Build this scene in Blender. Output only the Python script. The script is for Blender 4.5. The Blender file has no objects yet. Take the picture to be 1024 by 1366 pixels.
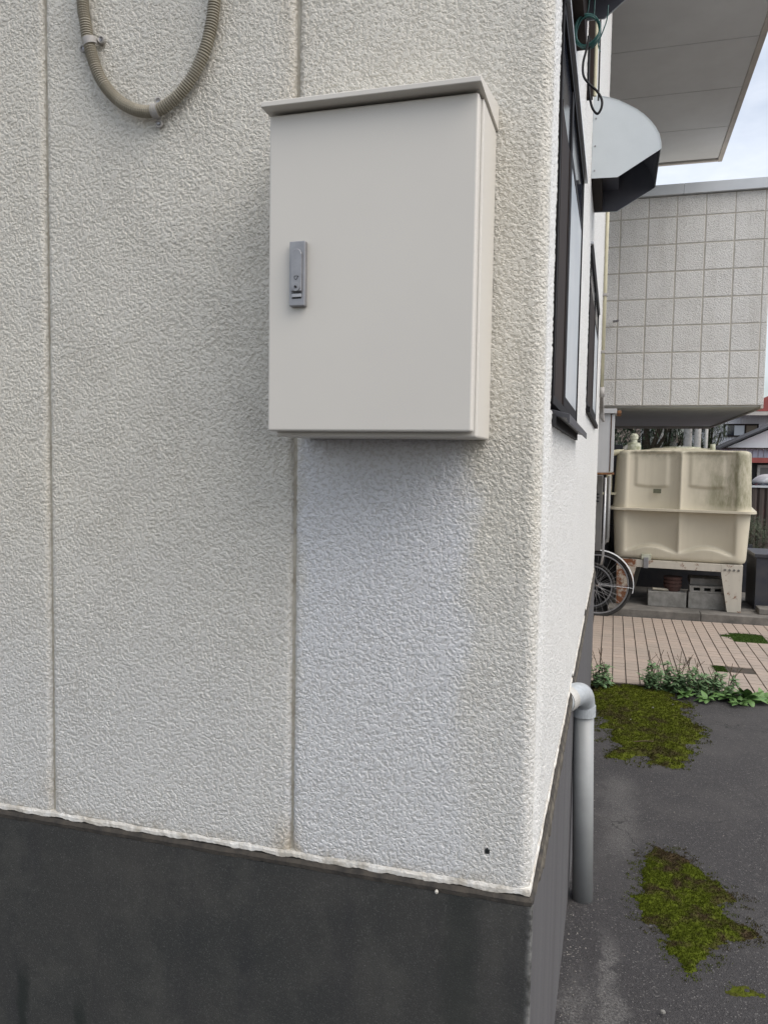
import bpy, bmesh, math, random
import numpy as np
from mathutils import Vector, Matrix, noise as mnoise
random.seed(7); rng = np.random.default_rng(7)
S = bpy.context.scene
COL = S.collection
R = math.radians
G = -0.85            # ground level; the bottom of the wall siding is z = 0

# ------------------------------------------------------------------ camera
cd = bpy.data.cameras.new('camera'); cam = bpy.data.objects.new('camera', cd); COL.objects.link(cam)
cd.sensor_fit = 'HORIZONTAL'; cd.sensor_width = 36.0; cd.lens = 36.0 * 1051.05 / 1024
cd.clip_start = 0.05; cd.clip_end = 2000
r_ = Vector((0.95981634, 0.28018561, 0.01576775)); u_ = Vector((-0.03319591, 0.0575657, 0.99778967)); f_ = Vector((-0.27865862, 0.95821825, -0.06455352))
M = Matrix((r_, u_, -f_)).transposed().to_4x4()
M.translation = Vector((0.12095816, -1.37465907, 0.76015315))
cam.matrix_world = M
S.camera = cam
# ------------------------------------------------------------------ sky, sun, exposure
W = bpy.data.worlds.new('World'); S.world = W; W.use_nodes = True
wn = W.node_tree.nodes; wl = W.node_tree.links; wn.clear()
SUN_EL, SUN_AZ = R(50), R(110)      # azimuth measured clockwise from +Y
sky = wn.new('ShaderNodeTexSky'); sky.sky_type = 'NISHITA'; sky.sun_disc = False
sky.sun_elevation = SUN_EL; sky.sun_rotation = SUN_AZ; sky.air_density = 1.0; sky.dust_density = 3.0; sky.ozone_density = 1.0
tc = wn.new('ShaderNodeTexCoord'); mp = wn.new('ShaderNodeMapping'); mp.inputs['Scale'].default_value = (1, 1, 2.6)
cn = wn.new('ShaderNodeTexNoise'); cn.inputs['Scale'].default_value = 2.2; cn.inputs['Detail'].default_value = 7; cn.inputs['Roughness'].default_value = .55
cr = wn.new('ShaderNodeMapRange'); cr.inputs['From Min'].default_value = .34; cr.inputs['From Max'].default_value = .62
cr.inputs['To Min'].default_value = .15; cr.inputs['To Max'].default_value = .62
mx = wn.new('ShaderNodeMix'); mx.data_type = 'RGBA'; mx.inputs['B'].default_value = (8.9, 9.0, 9.2, 1)   # bright thin overcast
bg = wn.new('ShaderNodeBackground'); bg.inputs['Strength'].default_value = .12
wo = wn.new('ShaderNodeOutputWorld')
wl.new(tc.outputs['Generated'], mp.inputs['Vector']); wl.new(mp.outputs['Vector'], cn.inputs['Vector']); wl.new(cn.outputs['Fac'], cr.inputs['Value'])
wl.new(cr.outputs['Result'], mx.inputs['Factor']); wl.new(sky.outputs['Color'], mx.inputs['A']); wl.new(mx.outputs['Result'], bg.inputs['Color']); wl.new(bg.outputs['Background'], wo.inputs['Surface'])
sd = bpy.data.lights.new('sun', 'SUN'); sd.energy = 1.5; sd.angle = R(60); sd.color = (1, .97, .92)
sun = bpy.data.objects.new('sun', sd); COL.objects.link(sun)
sdir = Vector((math.sin(SUN_AZ) * math.cos(SUN_EL), math.cos(SUN_AZ) * math.cos(SUN_EL), math.sin(SUN_EL)))
sun.rotation_euler = (-sdir).to_track_quat('-Z', 'Y').to_euler(); sun.location = sdir * 30
S.view_settings.view_transform = 'Standard'; S.view_settings.look = 'None'
S.view_settings.exposure = 0.47; S.view_settings.gamma = 1; S.view_settings.use_curve_mapping = False
S.cycles.max_bounces = 6; S.cycles.diffuse_bounces = 3; S.cycles.caustics_reflective = False; S.cycles.caustics_refractive = False

# ------------------------------------------------------------------ material helpers
class NT:
    def __init__(s, name):
        s.m = bpy.data.materials.new(name); s.m.use_nodes = True
        s.t = s.m.node_tree; s.n = s.t.nodes; s.l = s.t.links
        s.b = s.n['Principled BSDF']; s.out = s.n['Material Output']
        s.tc = s.n.new('ShaderNodeTexCoord')
    def pos(s, kind='Object', scale=(1, 1, 1), loc=(0, 0, 0)):
        if kind == 'World':
            g = s.n.new('ShaderNodeNewGeometry').outputs['Position']
        else:
            g = s.tc.outputs[kind]
        m = s.n.new('ShaderNodeMapping'); m.inputs['Scale'].default_value = scale; m.inputs['Location'].default_value = loc
        s.l.new(g, m.inputs['Vector']); return m.outputs['Vector']
    def noise(s, v, scale, detail=3, rough=.5, dist=0):
        n = s.n.new('ShaderNodeTexNoise'); n.inputs['Scale'].default_value = scale; n.inputs['Detail'].default_value = detail
        n.inputs['Roughness'].default_value = rough; n.inputs['Distortion'].default_value = dist
        s.l.new(v, n.inputs['Vector']); return n.outputs['Fac']
    def rng(s, f, a, b, c=0, d=1, smooth=False):
        n = s.n.new('ShaderNodeMapRange'); n.inputs['From Min'].default_value = a; n.inputs['From Max'].default_value = b
        n.inputs['To Min'].default_value = c; n.inputs['To Max'].default_value = d
        if smooth: n.interpolation_type = 'SMOOTHSTEP'
        s.l.new(f, n.inputs['Value']); return n.outputs['Result']
    def mix(s, f, a, b):
        n = s.n.new('ShaderNodeMix'); n.data_type = 'RGBA'
        for k, v in (('Factor', f), ('A', a), ('B', b)):
            if isinstance(v, (tuple, list)): n.inputs[k].default_value = (*v, 1) if len(v) == 3 else v
            elif isinstance(v, (int, float)): n.inputs[k].default_value = v
            else: s.l.new(v, n.inputs[k])
        return n.outputs['Result']
    def math(s, op, a, b=None, clamp=False):
        n = s.n.new('ShaderNodeMath'); n.operation = op; n.use_clamp = clamp
        for i, v in enumerate((a, b)):
            if v is None: continue
            if isinstance(v, (int, float)): n.inputs[i].default_value = v
            else: s.l.new(v, n.inputs[i])
        return n.outputs[0]
    def sep(s, v):
        n = s.n.new('ShaderNodeSeparateXYZ'); s.l.new(v, n.inputs[0]); return n.outputs
    def col(s, c):
        if isinstance(c, tuple): s.b.inputs['Base Color'].default_value = (*c, 1)
        else: s.l.new(c, s.b.inputs['Base Color'])
        return s
    def bump(s, h, dist=.001, strength=1.0):
        n = s.n.new('ShaderNodeBump'); n.inputs['Distance'].default_value = dist; n.inputs['Strength'].default_value = strength
        s.l.new(h, n.inputs['Height']); s.l.new(n.outputs['Normal'], s.b.inputs['Normal']); return s
    def rough(s, v, metal=None, spec=None):
        if isinstance(v, (int, float)): s.b.inputs['Roughness'].default_value = v
        else: s.l.new(v, s.b.inputs['Roughness'])
        if metal is not None: s.b.inputs['Metallic'].default_value = metal
        if spec is not None: s.b.inputs['Specular IOR Level'].default_value = spec
        return s

def simple(name, c1, c2=None, rough=.6, metal=0, scale=12, bump=0, bscale=60, detail=4, spec=.5):
    t = NT(name); v = t.pos('Object')
    if c2 is None: c2 = tuple(x * .82 for x in c1)
    t.col(t.mix(t.rng(t.noise(v, scale, detail, .6), .35, .65), c1, c2)).rough(rough, metal, spec)
    if bump: t.bump(t.noise(v, bscale, 4, .6), bump)
    return t.m

def stucco_height(t, v0, k=1.0):
    mpn = t.n.new('ShaderNodeMapping'); mpn.inputs['Rotation'].default_value = (.61, .83, .47); t.l.new(v0, mpn.inputs['Vector']); v = mpn.outputs['Vector']
    a = t.rng(t.noise(v, 168 * k, 2.5, .55, .2), .36, .60, 0, 1, True)
    b = t.noise(v, 78 * k, 2, .5, .2)
    c = t.noise(v, 420 * k, 3, .65)
    h = t.math('MULTIPLY', a, .55)
    h = t.math('ADD', h, t.math('MULTIPLY', b, .55))
    h = t.math('ADD', h, t.math('MULTIPLY', c, .22))
    return t.math('MULTIPLY', h, t.rng(t.noise(v0, 6, 3, .6), .3, .7, .72, 1.18)), a

def stucco_wall():
    t = NT('stucco_paint'); v = t.pos('World'); h, a = stucco_height(t, v)
    x, y, z = t.sep(v)[:3]
    big = t.noise(v, 2.2, 4, .6)
    fine = t.noise(v, 9, 4, .6)
    cream = t.mix(t.rng(big, .35, .65), (.64, .612, .54), (.60, .58, .525))
    # right of x = -0.12 slightly greyer, weathered
    cream = t.mix(t.rng(fine, .42, .7, 0, .55), cream, (.535, .51, .45))
    jit = t.math('MULTIPLY', t.math('SUBTRACT', t.noise(v, 6, 6, .65), .5), .15)
    xj = t.math('ADD', x, jit); zj = t.math('ADD', z, jit)
    mL = t.rng(xj, -.470, -.425, 0, 1, True); mR = t.rng(xj, -.155, -.095, 1, 0, True)
    mT = t.rng(zj, .93, .80, 0, 1, True)
    patch = t.math('MULTIPLY', t.math('MULTIPLY', mL, mR), mT)
    # only on the front face
    patch = t.math('MULTIPLY', patch, t.rng(y, .02, .03, 1, 0))
    c = t.mix(t.math('MULTIPLY', patch, .92), cream, t.mix(fine, (.62, .635, .665), (.645, .645, .655)))
    low = t.math('MULTIPLY', t.rng(zj, .75, .10, 0, .7, True), t.rng(y, .02, .03, 1, 0))
    c = t.mix(low, c, (.61, .61, .60))
    # side wall: paler colour stands in for the brighter light on it
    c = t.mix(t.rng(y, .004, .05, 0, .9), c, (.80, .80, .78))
    # grime just above the base on the front, and rust/ochre at joints
    g1 = t.math('MULTIPLY', t.rng(z, .03, .0, 0, .55, True), t.rng(t.noise(v, 30, 5, .7), .4, .65))
    c = t.mix(g1, c, (.33, .28, .2))
    for xc, z0, z1, s in ((-.456, .80, 1.25, .22), (-.456, -.05, .10, .55), (-1.003, .0, .12, .3), (-.456, 1.32, 1.7, .2)):
        d = t.math('ABSOLUTE', t.math('SUBTRACT', xj, xc))
        m = t.math('MULTIPLY', t.rng(d, .05, .0, 0, s, True), t.math('MULTIPLY', t.rng(zj, z0, z0 + .05), t.rng(zj, z1, z1 - .08)))
        c = t.mix(m, c, (.44, .36, .25))
    # hollows of the relief painted darker, standing in for crevice shade
    c = t.mix(t.rng(a, .5, 0, 0, .55), c, t.mix(.5, c, (.27, .24, .18)))
    t.col(c).rough(.44, 0, .5)
    d = t.n.new('ShaderNodeDisplacement'); d.inputs['Scale'].default_value = .0030; d.inputs['Midlevel'].default_value = .5
    t.l.new(h, d.inputs['Height']); t.l.new(d.outputs['Displacement'], t.out.inputs['Displacement'])
    t.m.displacement_method = 'BOTH'
    return t.m

def panel_stucco():
    t = NT('panel_stucco'); v = t.pos('World'); h, a = stucco_height(t, v, .55)
    c = t.mix(t.rng(t.noise(v, 3, 4, .6), .3, .7), (.84, .83, .80), (.78, .77, .74))
    oi = t.n.new('ShaderNodeObjectInfo'); c = t.mix(t.math('MULTIPLY', oi.outputs['Random'], .35), c, (.68, .665, .635)); c = t.mix(t.rng(t.noise(t.pos('World', (5, 5, .5)), 1, 5, .7), .5, .75, 0, .35), c, (.45, .42, .37))
    c = t.mix(t.rng(a, .4, 0, 0, .3), c, (.36, .34, .3))
    t.col(c).rough(.7).bump(h, .006); return t.m

def foundation_mat():
    t = NT('foundation_render'); v = t.pos('World')
    st = t.noise(t.pos('World', (7, 7, 1.2)), 1.0, 5, .7)
    sp = t.noise(v, 430, 3, .75)
    big = t.noise(v, 3, 4, .6)
    c = t.mix(t.rng(big, .3, .7), (.034, .036, .035), (.056, .054, .050))
    c = t.mix(t.rng(t.noise(v, 7, 6, .7), .48, .7, 0, .55), c, (.085, .083, .074)); c = t.mix(t.rng(sp, .57, .72, 0, .6), c, (.20, .20, .19))
    c = t.mix(t.rng(sp, .42, .28, 0, .5), c, (.035, .035, .035))
    c = t.mix(t.rng(st, .5, .72, 0, .5), c, (.026, .026, .030))
    x, y, z = t.sep(v)[:3]
    # soaked dark runs
    for xc, w, z0, s in ((-1.08, .022, -.33, .85), (-.93, .022, -.37, .8), (-.12, .05, .1, .5)):
        jit = t.math('MULTIPLY', t.math('SUBTRACT', t.noise(v, 22, 4, .65), .5), .05)
        d = t.math('ABSOLUTE', t.math('SUBTRACT', t.math('ADD', x, jit), xc))
        m = t.math('MULTIPLY', t.rng(d, w, w * .2, 0, s, True), t.rng(t.math('ADD', z, jit), z0, z0 - .06, 0, 1, True))
        m = t.math('MULTIPLY', m, t.rng(y, .02, .03, 1, 0))
        c = t.mix(m, c, (.02, .024, .022))
    # the side face is streaked by rain, its colour lightened as if sidelit
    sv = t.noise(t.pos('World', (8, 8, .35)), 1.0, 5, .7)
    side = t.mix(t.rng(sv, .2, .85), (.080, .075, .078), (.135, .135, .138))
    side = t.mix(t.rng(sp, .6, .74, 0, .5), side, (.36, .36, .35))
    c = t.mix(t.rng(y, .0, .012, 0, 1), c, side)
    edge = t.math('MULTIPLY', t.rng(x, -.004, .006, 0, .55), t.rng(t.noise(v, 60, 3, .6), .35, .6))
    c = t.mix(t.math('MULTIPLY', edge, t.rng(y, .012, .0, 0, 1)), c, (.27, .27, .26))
    t.col(c).rough(.86, 0, .3).bump(sp, .0008); return t.m

def asphalt_mat():
    t = NT('asphalt'); v = t.pos('World')
    vo = t.n.new('ShaderNodeTexVoronoi'); vo.inputs['Scale'].default_value = 240; t.l.new(v, vo.inputs['Vector'])
    n1 = t.noise(v, 260, 3, .7); big = t.noise(v, 1.7, 5, .62)
    cell = t.sep(vo.outputs['Color'])[0]
    c = t.mix(t.rng(cell, 0, 1), (.038, .036, .037), (.064, .061, .062))
    c = t.mix(t.rng(cell, .955, .975, 0, .5), c, (.22, .21, .20))
    c = t.mix(t.rng(n1, .38, .26, 0, .8), c, (.02, .02, .02))
    c = t.mix(t.rng(big, .42, .66, 0, .5), c, (.095, .09, .086))
    # pale lime runs below the pipe
    x, y, z = t.sep(v)[:3]
    jit = t.math('MULTIPLY', t.math('SUBTRACT', t.noise(v, 9, 5, .65), .5), .22)
    for xc, y0, y1, w, s in ((.155, .7, 1.45, .05, .38), (.20, 1.8, 2.9, .11, .25), (.07, .3, 1.2, .06, .3)):
        d = t.math('ABSOLUTE', t.math('SUBTRACT', t.math('ADD', x, jit), xc))
        m = t.math('MULTIPLY', t.rng(d, w, 0, 0, s, True), t.math('MULTIPLY', t.rng(y, y0, y0 + .25, 0, 1, True), t.rng(y, y1, y1 - .25, 0, 1, True)))
        m = t.math('MULTIPLY', m, t.rng(t.noise(v, 120, 3, .7), .35, .6))
        c = t.mix(m, c, (.30, .29, .275))
    wv = t.n.new('ShaderNodeTexVoronoi'); wv.feature = 'DISTANCE_TO_EDGE'; wv.inputs['Scale'].default_value = 1.15; wv.inputs['Randomness'].default_value = 1
    wp = t.n.new('ShaderNodeVectorMath'); wp.operation = 'ADD'; nn = t.n.new('ShaderNodeTexNoise'); nn.inputs['Scale'].default_value = 6; nn.inputs['Detail'].default_value = 5
    sc_ = t.n.new('ShaderNodeVectorMath'); sc_.operation = 'SCALE'; sc_.inputs['Scale'].default_value = .35
    t.l.new(v, nn.inputs['Vector']); t.l.new(nn.outputs['Color'], sc_.inputs[0]); t.l.new(v, wp.inputs[0]); t.l.new(sc_.outputs[0], wp.inputs[1]); t.l.new(wp.outputs[0], wv.inputs['Vector'])
    c = t.mix(t.math('MULTIPLY', t.rng(wv.outputs['Distance'], .006, .001, 0, .75), t.rng(big, .4, .55)), c, (.018, .018, .018))
    c = t.mix(t.rng(t.noise(v, 30, 5, .75), .56, .72, 0, .35), c, (.12, .115, .11))
    t.col(c).rough(.85, 0, .3).bump(t.math('ADD', n1, vo.outputs['Distance']), .0022); return t.m

def tile_mat():
    t = NT('terracotta_paver'); v = t.pos('World')
    oi = t.n.new('ShaderNodeObjectInfo')
    c = t.mix(t.rng(oi.outputs['Random'], 0, 1), (.40, .322, .265), (.34, .28, .235))
    c = t.mix(t.rng(t.noise(v, 2.2, 5, .65), .45, .75, 0, .7), c, (.29, .255, .215))
    c = t.mix(t.rng(t.noise(v, 40, 4, .7), .5, .75, 0, .4), c, (.25, .2, .16))
    t.col(c).rough(.72).bump(t.noise(v, 150, 3, .6), .0006); return t.m

def moss_mat(name, lush, dry, k=.5):
    t = NT(name); v = t.pos('World')
    c = t.mix(t.rng(t.noise(v, 90, 3, .6), .35, .65), lush, tuple(x * .55 for x in lush))
    c = t.mix(t.rng(t.noise(v, 9, 4, .6), k, k + .16), c, dry)
    t.col(c).rough(.95, 0, .1); return t.m

def leaf_mat(name, a, b, scale=30):
    t = NT(name); v = t.pos('World')
    oi = t.n.new('ShaderNodeObjectInfo')
    c = t.mix(t.rng(t.noise(v, scale, 3, .6), .3, .7), a, b)
    c = t.mix(t.math('MULTIPLY', oi.outputs['Random'], .4), c, b)
    t.col(c).rough(.55, 0, .4)
    return t.m

def rusty(name, base, amount=.55, rust=(.20, .075, .03), rough=.5, scale=9, lo=.0):
    t = NT(name); v = t.pos('Object')
    n = t.noise(v, scale, 6, .7)
    c = t.mix(t.rng(t.noise(t.pos('Object', (6, 6, 1)), 3, 4, .6), .4, .7, 0, .4), base, tuple(x * .8 for x in base))
    c = t.mix(t.rng(n, 1 - amount, 1 - amount + .07), c, rust)
    t.col(c).rough(rough).bump(n, .001); return t.m

def tank_mat():
    t = NT('tank_plastic'); v = t.pos('Object')
    x, y, z = t.sep(v)[:3]
    c = t.mix(t.rng(t.noise(v, 2.5, 4, .6), .35, .65), (.60, .55, .43), (.56, .51, .40))
    n = t.noise(t.pos('Object', (1, 1, .35)), 6, 7, .72)
    m = t.math('MULTIPLY', t.rng(n, .40, .62), t.math('MULTIPLY', t.rng(x, .05, .45), t.rng(z, 1.05, 1.12)))
    c = t.mix(t.math('MULTIPLY', m, .9), c, (.19, .185, .10))
    m2 = t.math('MULTIPLY', t.rng(z, 1.55, 1.69, 0, .7), t.rng(t.noise(v, 14, 6, .7), .4, .6))
    c = t.mix(m2, c, (.26, .25, .17))
    c = t.mix(t.rng(t.noise(t.pos('Object', (8, 8, .5)), 2, 5, .65), .56, .8, 0, .3), c, (.36, .31, .22))
    t.col(c).rough(.5).bump(n, .001); return t.m

MT = {}
MT['stucco'] = stucco_wall(); MT['pstucco'] = panel_stucco(); MT['found'] = foundation_mat(); MT['asphalt'] = asphalt_mat(); MT['tile'] = tile_mat()
MT['cab'] = simple('cabinet_paint', (.66, .63, .57), (.64, .61, .555), .38, 0, 3, .00012, 300)
MT['cabdoor'] = MT['cab']
MT['steel'] = simple('cast_zinc', (.34, .34, .35), (.29, .29, .30), .42, .55, 40, .0001, 400)
MT['steel_l'] = simple('satin_zinc', (.46, .46, .47), (.40, .40, .41), .36, .5, 40)
MT['dark'] = simple('black_plastic_and_sill_shadow', (.012, .012, .014), None, .6, 0)
MT['black'] = simple('black_rubber', (.02, .02, .022), None, .7, 0)
MT['conduit'] = simple('aged_beige_pvc', (.335, .305, .24), (.27, .245, .19), .55, 0, 20, .0002, 200)
MT['clamp'] = simple('aged_grey_plastic', (.40, .38, .36), (.30, .285, .265), .55, 0, 60)
MT['white_lime'] = simple('cracked_white_filler', (.80, .78, .73), (.52, .48, .41), .9, 0, 38, .003, 150)
MT['ledge'] = simple('grimy_mortar', (.055, .048, .040), (.13, .115, .09), .95, 0, 30, .002, 120)
MT['ledge_d'] = simple('dark_grimy_mortar', (.030, .027, .024), (.065, .056, .045), .95, 0, 30, .002, 120)
MT['sealant'] = simple('joint_sealant', (.50, .465, .39), (.36, .325, .26), .8, 0, 40, .0008, 90)
MT['groove'] = simple('panel_groove', (.58, .55, .49), (.46, .43, .38), .9, 0, 6)
MT['core'] = simple('wall_core', (.45, .44, .42), None, .9, 0)
MT['pvc'] = simple('grey_pvc', (.34, .352, .352), (.30, .31, .31), .42, 0, 9)
MT['pvc_l'] = simple('pale_grey_pvc', (.44, .47, .49), (.36, .385, .40), .4, 0, 70)
MT['hood'] = simple('galvanised_hood', (.62, .66, .68), (.57, .61, .63), .42, .1, 5, .0002, 120)
MT['navy'] = simple('dark_bin_and_shade_board', (.026, .028, .038), (.045, .044, .048), .5, .0, 8)  # storage bin colour, also on the dark boards added for shade
MT['hoodin'] = simple('dark_hood_lining', (.10, .108, .135), (.14, .14, .165), .5, 0, 8)
MT['brown'] = simple('bronze_aluminium', (.034, .024, .020), (.026, .020, .018), .7, .0, 6, spec=.15)
MT['frame'] = simple('dark_bronze_frame', (.010, .009, .010), None, .65, .0, 6, spec=.2)
MT['sill'] = simple('bronze_sill', (.07, .07, .078), (.05, .05, .058), .4, .3, 8)
g = NT('sky_painted_glass'); v = g.pos('Object'); g.col(g.mix(g.rng(g.noise(v, 3, 3, .6), .3, .7), (.52, .58, .64), (.60, .65, .70))).rough(.22, 0, .6); MT['glass'] = g.m  # bright sky reflection painted into the pale pane's base colour
g = NT('dark_window_glass'); g.col((.02, .025, .04)).rough(.08, 0, .6); MT['dglass'] = g.m
MT['soffit'] = simple('soffit_board', (.70, .715, .72), (.65, .66, .665), .85, 0, 2.5, .0005, 40)
MT['fascia'] = simple('fascia_paint', (.56, .52, .47), (.48, .45, .42), .7, 0, 5)
MT['coping'] = simple('aluminium_coping', (.66, .69, .72), (.60, .63, .66), .4, .1, 3)
MT['concrete'] = simple('concrete', (.22, .21, .195), (.12, .115, .105), .9, 0, 8, .002, 60)
MT['block'] = simple('concrete_block', (.27, .262, .245), (.17, .165, .15), .95, 0, 11, .002, 90)
MT['kerb'] = simple('weathered_kerb', (.20, .185, .165), (.10, .095, .085), .9, 0, 6, .002, 50)
MT['tank'] = tank_mat()
MT['stand'] = rusty('rusty_cream_steel', (.58, .54, .46), .43)
MT['stand_r'] = rusty('very_rusty_steel', (.50, .44, .36), .56)
MT['box'] = rusty('rust_edged_white_steel', (.56, .56, .56), .26)
MT['rust'] = simple('rust', (.16, .06, .03), (.30, .16, .07), .85, 0, 30, .001, 80)
MT['green'] = simple('green_vinyl', (.012, .075, .068), (.03, .12, .11), .4, 0, 30)
MT['chrome'] = simple('chrome', (.62, .64, .66), (.5, .5, .5), .22, .9, 20)
MT['silver'] = simple('silver_mudguard', (.66, .68, .70), (.58, .6, .62), .3, .25, 10)
MT['tyre'] = simple('tyre_rubber', (.022, .022, .022), (.04, .038, .035), .8, 0, 30)
MT['bikeframe'] = simple('black_paint', (.015, .015, .018), None, .3, .2)
MT['heater'] = simple('grey_enamel', (.20, .195, .185), (.15, .145, .14), .45, .3, 4)
MT['pvc_w'] = simple('dusty_white_pvc', (.52, .51, .48), (.40, .39, .36), .5, 0, 20)
MT['cream_pvc'] = simple('yellowed_pvc', (.62, .58, .42), (.50, .47, .33), .5, 0, 10)
MT['algae'] = simple('algae_glazed_cap', (.62, .63, .52), (.30, .31, .20), .45, 0, 18)
MT['terra'] = simple('old_terracotta', (.07, .032, .026), (.05, .025, .02), .85, 0, 12)
MT['moss'] = moss_mat('moss', (.095, .120, .012), (.055, .040, .022), .47)
MT['moss_d'] = moss_mat('dry_moss', (.092, .110, .012), (.048, .042, .016), .47)
MT['grass'] = moss_mat('lawn_moss', (.045, .085, .015), (.04, .06, .015), .6)
MT['weed'] = leaf_mat('weed_leaf', (.09, .165, .07), (.14, .22, .10))
MT['weed_b'] = leaf_mat('bright_weed_leaf', (.065, .15, .035), (.13, .23, .07))
MT['stem'] = simple('dry_stem', (.11, .065, .045), (.07, .06, .03), .8, 0, 40)
MT['tree'] = leaf_mat('dark_tree_leaf', (.018, .035, .018), (.04, .07, .03), 3)
MT['bush'] = leaf_mat('bush_leaf', (.035, .06, .03), (.09, .11, .06), 4)
MT['trunk'] = simple('bark', (.06, .045, .03), None, .9, 0, 20)
MT['hsiding'] = simple('white_corrugated', (.82, .82, .85), (.76, .77, .8), .6, 0, 1)
MT['hblue'] = simple('blue_grey_sheet', (.36, .41, .50), (.30, .35, .43), .6, 0, 2)
MT['roof_dark'] = simple('dark_roof_tile', (.03, .032, .038), (.05, .05, .055), .7, 0, 3)
MT['roof_red'] = simple('red_roof_tile', (.34, .08, .07), (.26, .07, .06), .7, 0, 3)
MT['fence'] = simple('brown_corrugated', (.085, .06, .05), (.065, .05, .045), .6, 0, 2)
MT['carwhite'] = simple('car_white', (.75, .74, .76), None, .25, 0, 1)
MT['carpink'] = simple('car_red', (.5, .08, .12), None, .25, 0, 1)
MT['screen'] = simple('tan_shutter', (.22, .18, .13), None, .7, 0, 1)

# ------------------------------------------------------------------ object helpers
def thing(name, label, cat, loc=(0, 0, 0), group=None, kind=None):
    o = bpy.data.objects.new(name, None); COL.objects.link(o); o.location = loc; o.empty_display_size = .05
    if label: o['label'] = label
    if cat: o['category'] = cat
    if group: o['group'] = group
    if kind: o['kind'] = kind
    return o
def tag(o, label=None, cat=None, group=None, kind=None):
    if label: o['label'] = label
    if cat: o['category'] = cat
    if group: o['group'] = group
    if kind: o['kind'] = kind
    return o
def wloc(p):
    v = Vector((0, 0, 0))
    while p: v += p.location; p = p.parent
    return v
def add(name, me, mat, parent=None, origin=None, smooth=False):
    """mesh given in world coordinates (before any rotation of its parents)"""
    org = wloc(parent) if parent else Vector(origin or (0, 0, 0))
    if org.length: me.transform(Matrix.Translation(-org))
    if mat and not me.materials: me.materials.append(mat)
    if smooth: me.polygons.foreach_set('use_smooth', [True] * len(me.polygons))
    o = bpy.data.objects.new(name, me); COL.objects.link(o)
    if parent: o.parent = parent
    else: o.location = org
    return o
def link(name, me, parent, loc):
    o = bpy.data.objects.new(name, me); COL.objects.link(o); o.parent = parent; o.location = Vector(loc) - wloc(parent); return o
def fin(bm, name='mesh'):
    me = bpy.data.meshes.new(name); bmesh.ops.recalc_face_normals(bm, faces=bm.faces[:]); bm.to_mesh(me); bm.free(); me.update(); return me
def box_bm(bm, a, b, bev=0):
    vs = [bm.verts.new((x, y, z)) for x in (a[0], b[0]) for y in (a[1], b[1]) for z in (a[2], b[2])]
    fs = [bm.faces.new([vs[i] for i in f]) for f in ((0, 1, 3, 2), (4, 6, 7, 5), (0, 4, 5, 1), (2, 3, 7, 6), (0, 2, 6, 4), (1, 5, 7, 3))]
    if bev:
        es = list({e for f in fs for e in f.edges})
        bmesh.ops.bevel(bm, geom=es, offset=bev, segments=2, profile=.5, affect='EDGES')
def box(a, b, bev=0):
    bm = bmesh.new(); box_bm(bm, a, b, bev); return fin(bm)
def boxes(L, bev=0):
    bm = bmesh.new()
    for a, b in L: box_bm(bm, a, b, bev)
    return fin(bm)
def pymesh(v, f):
    me = bpy.data.meshes.new('mesh'); me.from_pydata([tuple(map(float, p)) for p in v], [], [tuple(map(int, q)) for q in f]); me.update(); return me
def prism(poly, axis, a, b, bev=0):
    """poly: 2-D points in the two other axes (in xyz order), extruded along axis"""
    bm = bmesh.new()
    def P(p, t):
        q = list(p); q.insert(axis, t); return q
    A = [bm.verts.new(P(p, a)) for p in poly]; B = [bm.verts.new(P(p, b)) for p in poly]
    bm.faces.new(A); bm.faces.new(B[::-1]); n = len(poly)
    for i in range(n): bm.faces.new((A[i], A[(i + 1) % n], B[(i + 1) % n], B[i]))
    if bev: bmesh.ops.bevel(bm, geom=bm.edges[:], offset=bev, segments=2, profile=.5, affect='EDGES')
    return fin(bm)
def spline(pts, n):
    """Catmull-Rom resample"""
    P = [Vector(p) for p in pts]; P = [2 * P[0] - P[1]] + P + [2 * P[-1] - P[-2]]; out = []
    for i in range(1, len(P) - 2):
        for k in range(n):
            t = k / n; a, b, c, d = P[i - 1:i + 3]
            out.append(.5 * ((2 * b) + (c - a) * t + (2 * a - 5 * b + 4 * c - d) * t * t + (3 * b - a - 3 * c + d) * t ** 3))
    out.append(P[-2]); return out
def tube(pts, r, n=10, closed=False, cap=True, sx=1.0):
    P = [Vector(p) for p in pts]; N = len(P)
    rr = r if isinstance(r, (list, tuple)) else [r] * N
    V = []; up = None
    for i in range(N):
        if closed: t = (P[(i + 1) % N] - P[i - 1])
        else: t = P[min(i + 1, N - 1)] - P[max(i - 1, 0)]
        t.normalize()
        if up is None:
            up = Vector((0, 0, 1)) if abs(t.z) < .9 else Vector((1, 0, 0))
        a = t.cross(up).normalized(); up = a.cross(t).normalized()
        for k in range(n):
            q = 2 * math.pi * k / n
            V.append(P[i] + a * (math.cos(q) * rr[i]) + up * (math.sin(q) * rr[i] * sx))
    F = []
    for i in range(N if closed else N - 1):
        j = (i + 1) % N
        for k in range(n):
            l = (k + 1) % n; F.append((i * n + k, i * n + l, j * n + l, j * n + k))
    if cap and not closed: F.append(tuple(range(n))[::-1]); F.append(tuple((N - 1) * n + k for k in range(n)))
    return pymesh(V, F)
def join(mes):
    bm = bmesh.new()
    for m in mes: bm.from_mesh(m); bpy.data.meshes.remove(m)
    me = bpy.data.meshes.new('mesh'); bm.to_mesh(me); bm.free(); return me
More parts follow.
